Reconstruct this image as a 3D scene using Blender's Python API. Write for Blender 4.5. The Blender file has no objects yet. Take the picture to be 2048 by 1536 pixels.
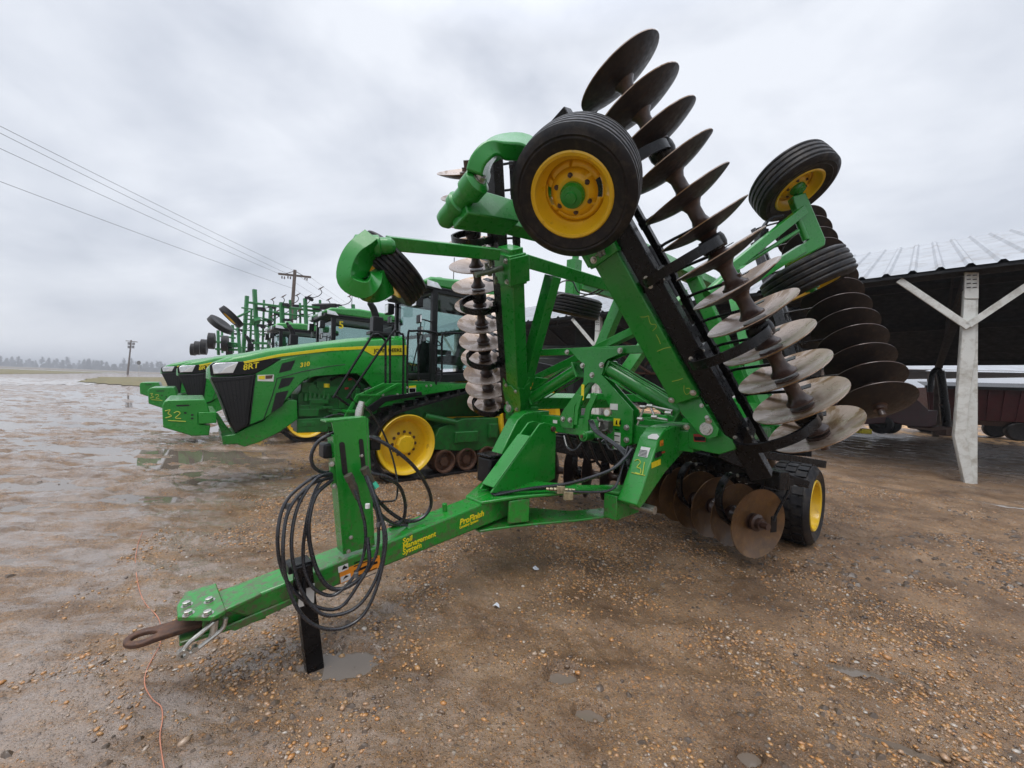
import bpy, bmesh, math, random
import numpy as np
from mathutils import Vector as V, Matrix
random.seed(7); rng=np.random.default_rng(11)
S=bpy.context.scene; COL=S.collection
rad=math.radians
# ------------------------------------------------------------------ survey of the site (metres; camera foot at the origin, y = away)
FPX=780.; ROLL=rad(2.24); HC=1.513; YC=770.; CAM=V((0,0,HC)); CR,SR=math.cos(ROLL),math.sin(ROLL)
def ray(px,py):
    X=(px-1024)/FPX; Y=-(py-YC)/FPX
    return V((X*CR-Y*SR,1.0,Y*CR+X*SR))
def G(px,py,z=0.): r=ray(px,py); return CAM+r*((z-HC)/r.z)
def D(px,py,d): return CAM+ray(px,py)*d
def onplane(px,py,n,p0): r=ray(px,py); return CAM+r*((p0-CAM).dot(n)/r.dot(n))
Z=V((0,0,1))
A=rad(47.4)
F=V((-math.sin(A),-math.cos(A),0)); L=V((math.cos(A),-math.sin(A),0)); O=-L*2.34   # harrow axes: forward, left, hitch
def W(u,v,z): return O+F*u+L*v+Z*z
def Pu(px,py,u): return onplane(px,py,F,W(u,0,0))
def Pv(px,py,v): return onplane(px,py,L,W(0,v,0))
BE=rad(21.7)
def wax(s): return (W(0,1.143*s,1.233), -L*s*math.sin(BE)+Z*math.cos(BE), L*s*math.cos(BE)+Z*math.sin(BE))
def Wg(s,u,b,c): H,w,n=wax(s); return H+F*u+w*b+n*c
def Pc(px,py,s,c): H,w,n=wax(s); return onplane(px,py,n,H+n*c)
TA=rad(39.5); TF=V((-math.cos(TA),-math.sin(TA),0)); TL=V((math.sin(TA),-math.cos(TA),0)); T0=V((-1.507,5.792,0)) # tractor axes
def Tw(x,y,z): return T0+TF*x+TL*y+Z*z
def Pt(px,py,y): return onplane(px,py,TL,T0+TL*y)
# ------------------------------------------------------------------ mesh helpers
def unit(v): return v.normalized()
def perp(d,up=Z):
    d=unit(d); s=d.cross(up)
    if s.length<1e-4: s=d.cross(V((1,0,0)))
    s.normalize(); return s, unit(s.cross(d))
class MB:
    def __init__(s): s.v=[]; s.f=[]; s.m=[]; s.cur=0
    def add(s,vs,fs):
        o=len(s.v); s.v+=[tuple(p) for p in vs]; s.f+=[tuple(i+o for i in f) for f in fs]; s.m+=[s.cur]*len(fs); return s
    def hexa(s,c,ax,ay,az):
        P=[c+ax*i+ay*j+az*k for k in(-1,1) for j in(-1,1) for i in(-1,1)]
        if ax.cross(ay).dot(az)<0: P=[c+ax*i+ay*j+az*k for k in(1,-1) for j in(-1,1) for i in(-1,1)]
        return s.add(P,[(0,2,3,1),(4,5,7,6),(0,1,5,4),(2,6,7,3),(0,4,6,2),(1,3,7,5)])
    def beam(s,p0,p1,w,t,up=Z):   # t across 'up', w the other way
        a,b=perp(p1-p0,up); return s.hexa((p0+p1)/2,(p1-p0)/2,a*(w/2),b*(t/2))
    def beam2(s,p0,p1,a,w,t):  # 'a' the direction w is measured along
        d=unit(p1-p0); a=unit(a-d*a.dot(d)); b=d.cross(a); return s.hexa((p0+p1)/2,(p1-p0)/2,a*(w/2),b*(t/2))
    def prism(s,pts,off):
        n=len(pts); q=[p+off for p in pts]
        nrm=V((0,0,0))
        for i in range(n): nrm+=pts[i].cross(pts[(i+1)%n])
        P=pts+q; fs=[tuple(range(n)),tuple(range(2*n-1,n-1,-1))]+[(i,i+n,(i+1)%n+n,(i+1)%n) for i in range(n)]
        if nrm.dot(off)>0: fs=[f[::-1] for f in fs]
        return s.add(P,fs)
    def tube(s,pts,r,n=8,sm=0,cap=True,closed=False):
        if sm: pts=smooth(pts,sm,closed)
        k=len(pts); rr=r if isinstance(r,(list,tuple)) else [r]*k
        if len(rr)!=k: rr=[rr[min(len(rr)-1,int(i*len(rr)/k))] for i in range(k)]
        vs=[];fs=[]; a=None
        for i,p in enumerate(pts):
            if closed: d=pts[(i+1)%k]-pts[i-1]
            else: d=pts[min(k-1,i+1)]-pts[max(0,i-1)]
            if d.length<1e-9: d=Z
            d=unit(d)
            if a is None: a,_=perp(d)
            a=a-d*a.dot(d)
            if a.length<1e-6: a,_=perp(d)
            a=unit(a); b=d.cross(a)
            for j in range(n): t=2*math.pi*j/n; vs.append(p+(a*math.cos(t)+b*math.sin(t))*rr[i])
        for i in range(k if closed else k-1):
            for j in range(n): fs.append((i*n+j,i*n+(j+1)%n,((i+1)%k)*n+(j+1)%n,((i+1)%k)*n+j))
        if cap and not closed: fs+= [tuple(range(n-1,-1,-1)),tuple(range((k-1)*n,k*n))]
        return s.add(vs,fs)
    def strip(s,pts,side,w,t,sm=0):   # flat bar following pts, w wide along 'side'
        if sm: pts=smooth(pts,sm)
        k=len(pts); vs=[];fs=[]
        for i,p in enumerate(pts):
            d=unit(pts[min(k-1,i+1)]-pts[max(0,i-1)]); sd=unit(side-d*side.dot(d)); nn=d.cross(sd)
            vs+= [p+sd*w/2+nn*t/2,p-sd*w/2+nn*t/2,p-sd*w/2-nn*t/2,p+sd*w/2-nn*t/2]
        for i in range(k-1):
            for j in range(4): fs.append((i*4+j,(i+1)*4+j,(i+1)*4+(j+1)%4,i*4+(j+1)%4))
        fs+=[(0,1,2,3),((k-1)*4+3,(k-1)*4+2,(k-1)*4+1,(k-1)*4)]
        return s.add(vs,fs)
    def lathe(s,o,ax,prof,n=32,a0=0,a1=360,closed=False,ref=None):   # prof [(r,t)...]
        ax=unit(ax); a,b=perp(ax,ref or Z); full=abs(a1-a0)>=359.9; m=n if full else n+1
        vs=[];fs=[];k=len(prof)
        for j in range(m):
            t=rad(a0+(a1-a0)*j/n)
            for r,h in prof: vs.append(o+ax*h+(a*math.cos(t)+b*math.sin(t))*max(r,1e-4))
        for j in range(n):
            j2=(j+1)%m
            for i in range(k if closed else k-1):
                i2=(i+1)%k; fs.append((j*k+i,j2*k+i,j2*k+i2,j*k+i2))
        if closed and not full: fs+=[tuple(range(k)),tuple(range((m-1)*k+k-1,(m-1)*k-1,-1))]
        return s.add(vs,fs)
    def cyl(s,p0,p1,r,n=20,r1=None):
        h=(p1-p0).length; return s.lathe(p0,p1-p0,[(0,0),(r,0),(r if r1 is None else r1,h),(0,h)],n)
    def build(s,name,mat,parent=None,bevel=0,ang=32,flat=False):
        me=bpy.data.meshes.new(name); me.from_pydata(s.v,[],s.f)
        mats=mat if isinstance(mat,(list,tuple)) else [mat]
        for x in mats: me.materials.append(x)
        if len(mats)>1: me.polygons.foreach_set('material_index',s.m)
        me.validate(); bm=bmesh.new(); bm.from_mesh(me); bmesh.ops.remove_doubles(bm,verts=bm.verts,dist=2e-5)
        bmesh.ops.recalc_face_normals(bm,faces=bm.faces); bm.to_mesh(me); bm.free()
        if not flat: me.shade_smooth(); me.set_sharp_from_angle(angle=rad(ang))
        o=bpy.data.objects.new(name,me); COL.objects.link(o)
        if parent: own(o,parent)
        if bevel:
            m=o.modifiers.new('bevel','BEVEL'); m.width=bevel; m.segments=2; m.limit_method='ANGLE'; m.angle_limit=rad(40); m.harden_normals=False
        return o
def smooth(pts,n,closed=False):
    out=[]; k=len(pts)
    for i in range(k if closed else k-1):
        p0=pts[i-1] if (closed or i>0) else pts[0]*2-pts[1]; p1=pts[i]; p2=pts[(i+1)%k]
        p3=pts[(i+2)%k] if (closed or i<k-2) else p2*2-p1
        for j in range(n):
            t=j/n; out.append(0.5*((2*p1)+(p2-p0)*t+(2*p0-5*p1+4*p2-p3)*t*t+(3*p1-p0-3*p2+p3)*t**3))
    if not closed: out.append(pts[-1])
    return out
ROOTS={}
def own(o,parent):
    o.parent=parent
    o.matrix_parent_inverse = ROOTS.get(parent.name,Matrix.Identity(4))
def tag(o,label=None,cat=None,group=None,kind=None):
    if label:o['label']=label
    if cat:o['category']=cat
    if group:o['group']=group
    if kind:o['kind']=kind
    return o
def root(name,loc,label,cat,group=None):
    o=bpy.data.objects.new(name,None); COL.objects.link(o); o.location=loc; o.empty_display_size=.3
    ROOTS[o.name]=Matrix.Translation(loc).inverted(); return tag(o,label,cat,group)
def copy_tree(o,parent=None):
    c=o.copy(); COL.objects.link(c)
    if parent is not None:
        mpi=o.matrix_parent_inverse.copy(); c.parent=parent; c.matrix_parent_inverse=mpi
    for ch in list(o.children): copy_tree(ch,c)
    return c
def text(body,o,x,y,size,mat,name,parent,ext=.0015,shear=0.,bold=0.,align='LEFT'):
    cu=bpy.data.curves.new('t','FONT'); cu.body=body; cu.size=size; cu.extrude=ext; cu.shear=shear; cu.offset=bold; cu.align_x=align; cu.resolution_u=3
    tmp=bpy.data.objects.new('t',cu); COL.objects.link(tmp)
    dg=bpy.context.evaluated_depsgraph_get(); me=bpy.data.meshes.new_from_object(tmp.evaluated_get(dg))
    bpy.data.objects.remove(tmp); me.materials.clear(); me.materials.append(mat)
    x=unit(x); y=unit(y-x*y.dot(x)); z=x.cross(y)
    me.transform(Matrix(((x.x,y.x,z.x,o.x),(x.y,y.y,z.y,o.y),(x.z,y.z,z.z,o.z),(0,0,0,1))))
    ob=bpy.data.objects.new(name,me); COL.objects.link(ob)
    if parent: own(ob,parent)
    return ob
# ------------------------------------------------------------------ materials
def nodes(name):
    m=bpy.data.materials.new(name); m.use_nodes=True; t=m.node_tree; b=t.nodes['Principled BSDF']; return m,t,b
def N(t,k,**kw):
    n=t.nodes.new(k)
    for a,b in kw.items():
        if a in n.inputs.keys(): n.inputs[a].default_value=b
        else: setattr(n,a,b)
    return n
def ramp(t,fac,stops):
    r=N(t,'ShaderNodeValToRGB'); e=r.color_ramp.elements
    while len(e)<len(stops): e.new(.5)
    for i,(p,c) in enumerate(stops): e[i].position=p; e[i].color=(*c,1) if len(c)==3 else c
    t.links.new(fac,r.inputs[0]); return r.outputs[0]
def coord(t,obj=False):
    return (N(t,'ShaderNodeTexCoord').outputs['Object'] if obj else N(t,'ShaderNodeNewGeometry').outputs['Position'])
def noise(t,c,scale,detail=4,rough=.55,dist=0.):
    n=N(t,'ShaderNodeTexNoise'); n.inputs['Scale'].default_value=scale; n.inputs['Detail'].default_value=detail; n.inputs['Roughness'].default_value=rough; n.inputs['Distortion'].default_value=dist
    t.links.new(c,n.inputs['Vector']); return n.outputs['Fac']
def mixc(t,f,a,b,mode='MIX'):
    n=N(t,'ShaderNodeMix',data_type='RGBA',blend_type=mode)
    for i,x in ((0,f),(6,a),(7,b)):
        if hasattr(x,'node'): t.links.new(x,n.inputs[i])
        else: n.inputs[i].default_value = x if i==0 else ((*x,1) if len(x)==3 else x)
    return n.outputs[2]
def bump(t,b,h,dist=.002,st=.5):
    n=N(t,'ShaderNodeBump'); n.inputs['Distance'].default_value=dist; n.inputs['Strength'].default_value=st
    t.links.new(h,n.inputs['Height']); t.links.new(n.outputs[0],b.inputs['Normal'])
def plain(name,c,rough=.5,metal=0.,var=.25,sc=6.,dirt=None,dirt_amt=.25,coat=0.,bmp=0.,bsc=60.,obj=False,spec=.5):
    m,t,b=nodes(name); co=coord(t,obj)
    n1=noise(t,co,sc,5,.6); c1=tuple(x*(1-var) for x in c); c2=tuple(min(1,x*(1+var)) for x in c)
    col=ramp(t,n1,[(.3,c1),(.7,c2)])
    if dirt:
        n2=noise(t,co,sc*2.7,6,.65,.3); f=ramp(t,n2,[(.62-dirt_amt*.35,(0,0,0)),(.78,(1,1,1))]); col=mixc(t,f,col,dirt)
    t.links.new(col,b.inputs['Base Color']); b.inputs['Metallic'].default_value=metal
    n3=noise(t,co,sc*4,4); rr=ramp(t,n3,[(.3,(max(.03,rough*.72),)*3),(.7,(min(1,rough*1.25),)*3)]); t.links.new(rr,b.inputs['Roughness'])
    b.inputs['Coat Weight'].default_value=coat; b.inputs['Coat Roughness'].default_value=.08; b.inputs['Specular IOR Level'].default_value=spec
    if bmp: bump(t,b,noise(t,co,bsc,4),bmp,.6)
    return m
def paint(name,c,rough=.3,coat=.45):   # wet machine paint: beads of rain, road film
    m,t,b=nodes(name); co=coord(t)
    n1=noise(t,co,2.2,5,.6); col=ramp(t,n1,[(.25,tuple(x*.82 for x in c)),(.75,tuple(x*1.12 for x in c))])
    n2=noise(t,co,11,7,.7,.6); f=ramp(t,n2,[(.60,(0,0,0)),(.82,(.24,)*3)]); col=mixc(t,f,col,(.055,.06,.035))
    n4=noise(t,co,70,3,.6); f4=ramp(t,n4,[(.72,(0,0,0)),(.80,(.35,)*3)]); col=mixc(t,f4,col,tuple(x*.5+.008 for x in c))
    sx=N(t,'ShaderNodeSeparateXYZ'); t.links.new(co,sx.inputs[0]); zr=N(t,'ShaderNodeMapRange',clamp=True); zr.inputs[1].default_value=1.25; zr.inputs[2].default_value=.15; zr.inputs[3].default_value=.0; zr.inputs[4].default_value=.34; t.links.new(sx.outputs[2],zr.inputs[0])
    za=N(t,'ShaderNodeMath',operation='ADD'); t.links.new(noise(t,co,24,6,.75,.5),za.inputs[0]); t.links.new(zr.outputs[0],za.inputs[1]); col=mixc(t,ramp(t,za.outputs[0],[(.70,(0,0,0)),(.86,(.8,)*3)]),col,(.10,.075,.05))
    mpz=N(t,'ShaderNodeMapping'); mpz.inputs['Scale'].default_value=(34,34,1.6); t.links.new(co,mpz.inputs[0]); stk=ramp(t,noise(t,mpz.outputs[0],1.,4,.6),[(.60,(0,0,0)),(.82,(.22,)*3)]); col=mixc(t,stk,col,tuple(x*.55+.004 for x in c))
    t.links.new(col,b.inputs['Base Color']); b.inputs['Coat Weight'].default_value=coat; b.inputs['Coat Roughness'].default_value=.06; b.inputs['Coat IOR'].default_value=1.5
    rr=ramp(t,noise(t,co,17,5),[(.3,(rough*.7,)*3),(.75,(rough*1.5,)*3)]); t.links.new(rr,b.inputs['Roughness'])
    v=N(t,'ShaderNodeTexVoronoi'); v.inputs['Scale'].default_value=115; t.links.new(co,v.inputs['Vector'])
    drops=ramp(t,v.outputs['Distance'],[(.12,(1,1,1)),(.3,(0,0,0))])
    w=ramp(t,noise(t,co,240,3),[(.3,(0,0,0)),(.8,(.35,)*3)]); ad=mixc(t,.5,drops,w); bump(t,b,ad,.0007,.35)
    return m
MAT={}
MAT['green']=paint('green paint',(.007,.245,.020))
MAT['green_dull']=plain('dull green casting',(.010,.15,.022),.45,0,.3,5,(.03,.035,.02),.4,.2,.001,90)
MAT['yellow']=plain('yellow wheel paint',(.82,.53,.014),.36,0,.08,5,(.30,.16,.03),.06,.25,.0006,40)
MAT['stripe']=plain('yellow stripe',(.83,.68,.02),.3,0,.04,3)
MAT['orange']=plain('orange decal',(.78,.27,.02),.4,0,.08,10)
MAT['white']=plain('white decal',(.72,.72,.70),.4,0,.08,10)
MAT['black']=plain('black paint',(.005,.005,.006),.30,0,.3,6,(.03,.026,.022),.10,0,spec=.28)
MAT['blackmatt']=plain('black plastic',(.007,.007,.008),.36,0,.3,6,(.03,.028,.025),.12,spec=.3)
MAT['chalk']=plain('paint marker yellow',(.52,.58,.08),.8,0,.2,30)
MAT['steel']=plain('zinc plated steel',(.55,.54,.50),.33,.9,.15,30,(.25,.2,.14),.2)
MAT['rust']=plain('rusted iron',(.085,.045,.032),.6,.15,.4,14,(.17,.075,.03),.5,0,.0015,60)
MAT['spool']=plain('spool iron',(.050,.026,.020),.42,.1,.4,9,(.10,.05,.03),.4,.35,.002,40)
MAT['tyre']=plain('tyre rubber',(.010,.010,.012),.45,0,.3,7,(.052,.043,.034),.45,0,.0008,120,spec=.3)
MAT['hose']=plain('hydraulic hose',(.012,.013,.017),.3,0,.3,20,(.05,.05,.05),.15,.4)
MAT['red']=plain('faded red paint',(.065,.008,.010),.45,0,.3,3,(.05,.02,.015),.4)
MAT['wood']=plain('weathered pole timber',(.13,.10,.08),.8,0,.3,3,(.05,.04,.035),.4,0,.004,30)
MAT['whitepaint']=plain('white painted steel',(.64,.65,.62),.5,0,.07,2,(.27,.235,.18),.42,0,.001,40)
MAT['wire']=plain('wire',(.05,.05,.055),.5)
MAT['lens']=plain('lamp lens',(.75,.78,.80),.08,.3,.25,14)
MAT['dark']=plain('grille mesh',(.006,.006,.007),.35,0,.4,20)
MAT['seat']=plain('seat cloth',(.02,.02,.022),.8)
def glass(name,tint,gl):
    m=bpy.data.materials.new(name); m.use_nodes=True; t=m.node_tree; t.nodes.clear()
    o=N(t,'ShaderNodeOutputMaterial'); mx=N(t,'ShaderNodeMixShader'); tr=N(t,'ShaderNodeBsdfTransparent'); g=N(t,'ShaderNodeBsdfGlossy')
    tr.inputs[0].default_value=(*tint,1); g.inputs['Roughness'].default_value=.03; g.inputs[0].default_value=(.9,1,1,1)
    fr=N(t,'ShaderNodeFresnel'); fr.inputs[0].default_value=gl; t.links.new(fr.outputs[0],mx.inputs[0]); t.links.new(tr.outputs[0],mx.inputs[1]); t.links.new(g.outputs[0],mx.inputs[2]); t.links.new(mx.outputs[0],o.inputs[0]); return m
MAT['glass']=glass('cab glass',(.50,.62,.60),1.5)
def discmat():
    m,t,b=nodes('worn disc blade steel'); co=coord(t,True)
    rust=ramp(t,noise(t,co,3.4,6,.62,.9),[(.36,(.37,.27,.205)),(.49,(.45,.35,.28)),(.56,(.22,.125,.045)),(.70,(.12,.055,.028))])
    sm=noise(t,co,26,5,.7,.4); rust=mixc(t,ramp(t,sm,[(.55,(0,0,0)),(.75,(.55,)*3)]),rust,(.13,.085,.06))
    t.links.new(rust,b.inputs['Base Color'])
    b.inputs['Metallic'].default_value=.35
    t.links.new(ramp(t,noise(t,co,8,4),[(.3,(.2,)*3),(.7,(.5,)*3)]),b.inputs['Roughness']); b.inputs['Coat Weight'].default_value=.5; b.inputs['Coat Roughness'].default_value=.12
    bump(t,b,noise(t,co,40,5),.0012,.4); return m
MAT['disc']=discmat()
MAT['discback']=plain('shade-dark disc back',(.026,.020,.019),.55,.2,.35,7,(.065,.038,.024),.3,.1,.0012,40,True,.3)  # shade on the downward backs is put into this dark colour
MAT['discrust']=plain('rusty working disc',(.125,.062,.024),.5,.2,.4,6,(.22,.115,.028),.4,.4,.0012,40,True)
HAZE=.0011
# ------------------------------------------------------------------ camera, sky, sun
cd=bpy.data.cameras.new('camera'); cam=bpy.data.objects.new('camera',cd); COL.objects.link(cam)
cd.sensor_width=36; cd.lens=FPX/2048*36; cd.shift_y=2/2048; cd.clip_start=.05; cd.clip_end=6000
cam.matrix_world=Matrix(((CR,-SR,0,0),(0,0,-1,0),(SR,CR,0,HC),(0,0,0,1))); S.camera=cam
SUN_EL,SUN_AZ=rad(68),rad(215)   # azimuth clockwise from +y
w=bpy.data.worlds.new('World'); S.world=w; w.use_nodes=True; t=w.node_tree; bg=t.nodes['Background']
sky=N(t,'ShaderNodeTexSky',sky_type='NISHITA',sun_disc=False,sun_elevation=SUN_EL,sun_rotation=SUN_AZ,air_density=1.5,dust_density=4.)
tc=N(t,'ShaderNodeTexCoord'); mp=N(t,'ShaderNodeMapping'); mp.inputs['Scale'].default_value=(1,1,1.9); t.links.new(tc.outputs['Generated'],mp.inputs[0])
n1=noise(t,mp.outputs[0],1.5,6,.52,.5); n2=noise(t,mp.outputs[0],4.2,5,.5,.3)
nm=N(t,'ShaderNodeMath',operation='MULTIPLY_ADD'); t.links.new(n2,nm.inputs[0]); nm.inputs[1].default_value=.35; t.links.new(n1,nm.inputs[2])
cl=ramp(t,nm.outputs[0],[(.44,(.40,.44,.515)),(.60,(.575,.61,.685)),(.80,(.77,.80,.86))])
sc=mixc(t,1.0,sky.outputs[0],(.09,.09,.09),'MULTIPLY'); szn=N(t,'ShaderNodeSeparateXYZ'); t.links.new(tc.outputs['Generated'],szn.inputs[0]); zg=ramp(t,szn.outputs[2],[(.66,(1,1,1)),(.95,(2.3,2.3,2.35))]); cl=mixc(t,1.,cl,zg,'MULTIPLY')
t.links.new(mixc(t,.92,sc,cl),bg.inputs[0]); bg.inputs[1].default_value=1.0
sd=bpy.data.lights.new('sun','SUN'); sd.energy=1.4; sd.angle=rad(36); sd.color=(1,.97,.93); so=bpy.data.objects.new('sun',sd); COL.objects.link(so)
dv=V((math.sin(SUN_AZ)*math.cos(SUN_EL),math.cos(SUN_AZ)*math.cos(SUN_EL),math.sin(SUN_EL))); so.rotation_euler=dv.to_track_quat('Z','Y').to_euler(); so.location=dv*50
S.view_settings.view_transform='Standard'; S.view_settings.look='None'; S.view_settings.exposure=.30; S.view_settings.gamma=1
S.render.engine='CYCLES'; S.cycles.use_denoising=True; S.cycles.max_bounces=6; S.cycles.transparent_max_bounces=12; S.cycles.volume_bounces=0; S.cycles.caustics_reflective=False; S.cycles.caustics_refractive=False
# ------------------------------------------------------------------ ground relief
def hsh(i,j,s):
    n=(i*374761393+j*668265263+s*1442695041)&0xffffffff; n=((n^(n>>13))*1274126177)&0xffffffff; return ((n^(n>>16))&0xffff)/65535.
def vnoise(x,y,s=0):
    i=np.floor(x).astype(np.int64); j=np.floor(y).astype(np.int64); fx=x-i; fy=y-j; fx=fx*fx*(3-2*fx); fy=fy*fy*(3-2*fy)
    return (hsh(i,j,s)*(1-fx)+hsh(i+1,j,s)*fx)*(1-fy)+(hsh(i,j+1,s)*(1-fx)+hsh(i+1,j+1,s)*fx)*fy
def fbm(x,y,o,s=0,g=.5):
    r=0;a=1;tt=0
    for k in range(o): r=r+a*vnoise(x*2**k+17.3*k,y*2**k-9.1*k,s+k); tt+=a; a*=g
    return r/tt
sst=lambda a,b,x: (lambda q:q*q*(3-2*q))(np.clip((x-a)/(b-a),0,1))
def wetmask(x,y):   # flooded yard to the left
    e=-1.9-.33*np.clip(y-2.4,-1,30)+1.5*(fbm(x*.35,y*.35,3,5)-.5)
    return sst(.0,1.6,e-x)*sst(95,60,np.hypot(x,y))
JX,JY=-.93,2.06
def height(x,y):
    x=np.asarray(x,float);y=np.asarray(y,float); r=np.hypot(x,y)
    h=.034*(fbm(x*.6,y*.6,3,1)-.5)+.036*(fbm(x*3.4,y*3.4,4,2)-.5)+.026*(fbm(x*12,y*12,3,3)-.5)
    h+=.016*np.maximum(0,fbm(x*34,y*34,2,4)-.5)*sst(14,4,r)
    w=wetmask(x,y); c,s=math.cos(.12),math.sin(.12); xr=x*c+y*s; yr=-x*s+y*c
    rut=.5*(fbm(xr*.22,yr*1.7,4,8,.55)-.5)+.55*(fbm(x*1.1+3,y*2.6,5,31,.6)-.5)+.42*(fbm(xr*3.2,yr*7.5,4,41,.6)-.5)*sst(60,25,r)
    near=sst(3.2,5.0,y)
    h=h*(1-w*.2)+w*(rut*(.16*near+.10)+.010-.020*sst(4.0,8.,y)+.022*sst(22,32,y))
    # jack puddle, shallow puddles toward the shed
    for (px,py,rx,ry,dp,an) in ((JX+.06,JY+.02,.27,.14,.035,0),(6.5,6.75,1.7,.14,.05,-.80),(7.6,5.75,.9,.10,.05,-.80),(.30,2.03,.11,.075,.05,.3),(.43,1.80,.09,.06,.05,0),(1.72,1.72,.2,.05,.05,-.5),(1.05,1.62,.06,.04,.05,.4),(2.0,2.15,.16,.05,.05,-.3)):
        ca_,sa_=math.cos(an),math.sin(an); ex=((x-px)*ca_+(y-py)*sa_)/rx; ey=(-(x-px)*sa_+(y-py)*ca_)/ry; q=ex**2+ey**2+1.5*(fbm(x*8,y*8,4,9,.6)-.5); h=h-dp*sst(1.3,.5,q)-.6*h*sst(1.1,.4,q)
    dry=(1-w)
    # tyre rut on the right
    h-=.02*dry*np.exp(-((y-(5.0+.10*x)-.3*(fbm(x*.5,0*x,2,12)-.5))/.22)**2)*sst(2.0,3.5,x)*sst(15,9,x)
    for a0,b0,x0,x1 in ((3.05,.16,1.3,9.),(3.75,.16,1.6,9.),(2.35,-.10,-.2,7.)):
        dd=(y-(a0+b0*x)-.12*(fbm(x*.9,0*x,2,61)-.5))/.15; lug=1+.5*np.sin(x*34+dd*1.5)
        h=h+dry*sst(x0,x0+.8,x)*sst(x1,x1-2,x)*(-.020*lug*np.exp(-dd**4)+.014*np.exp(-((np.abs(dd)-1.5)/.4)**2)*(.4+1.2*fbm(x*6,y*6,2,63)))
    h=np.where(r>40,h*.4,h)
    return h+.022*dry
WL=-.012
rs=[.25]
while rs[-1]<4000: rs.append(rs[-1]*(1.0062 if rs[-1]<14 else 1.02 if rs[-1]<110 else 1.16))
rs=np.array(rs); aa=np.concatenate([np.linspace(-math.pi,-1.06,46,endpoint=False),np.linspace(-1.06,1.06,640,endpoint=False),np.linspace(1.06,math.pi,46,endpoint=False)])
RR,AA=np.meshgrid(rs,aa,indexing='ij'); X=RR*np.sin(AA); Y=RR*np.cos(AA); H=height(X,Y)
nr,na=RR.shape; co=np.stack([X,Y,H],-1).reshape(-1,3)
ii=np.arange(nr-1)[:,None]*na; jj=np.arange(na)[None,:]; j2=(jj+1)%na
quad=np.stack([ii+jj,ii+j2,ii+na+j2,ii+na+jj],-1).reshape(-1,4)[:,::-1]
def npmesh(name,co,quads,mat,smoothit=True):
    k=quads.shape[1]; me=bpy.data.meshes.new(name); me.vertices.add(len(co)); me.vertices.foreach_set('co',co.astype(np.float32).ravel())
    me.loops.add(quads.size); me.loops.foreach_set('vertex_index',quads.astype(np.int32).ravel()); me.polygons.add(len(quads))
    me.polygons.foreach_set('loop_start',np.arange(0,quads.size,k,dtype=np.int32)); me.polygons.foreach_set('loop_total',np.full(len(quads),k,dtype=np.int32))
    me.update(calc_edges=True); me.materials.append(mat)
    if smoothit: me.shade_smooth()
    o=bpy.data.objects.new(name,me); COL.objects.link(o); return o
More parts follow.
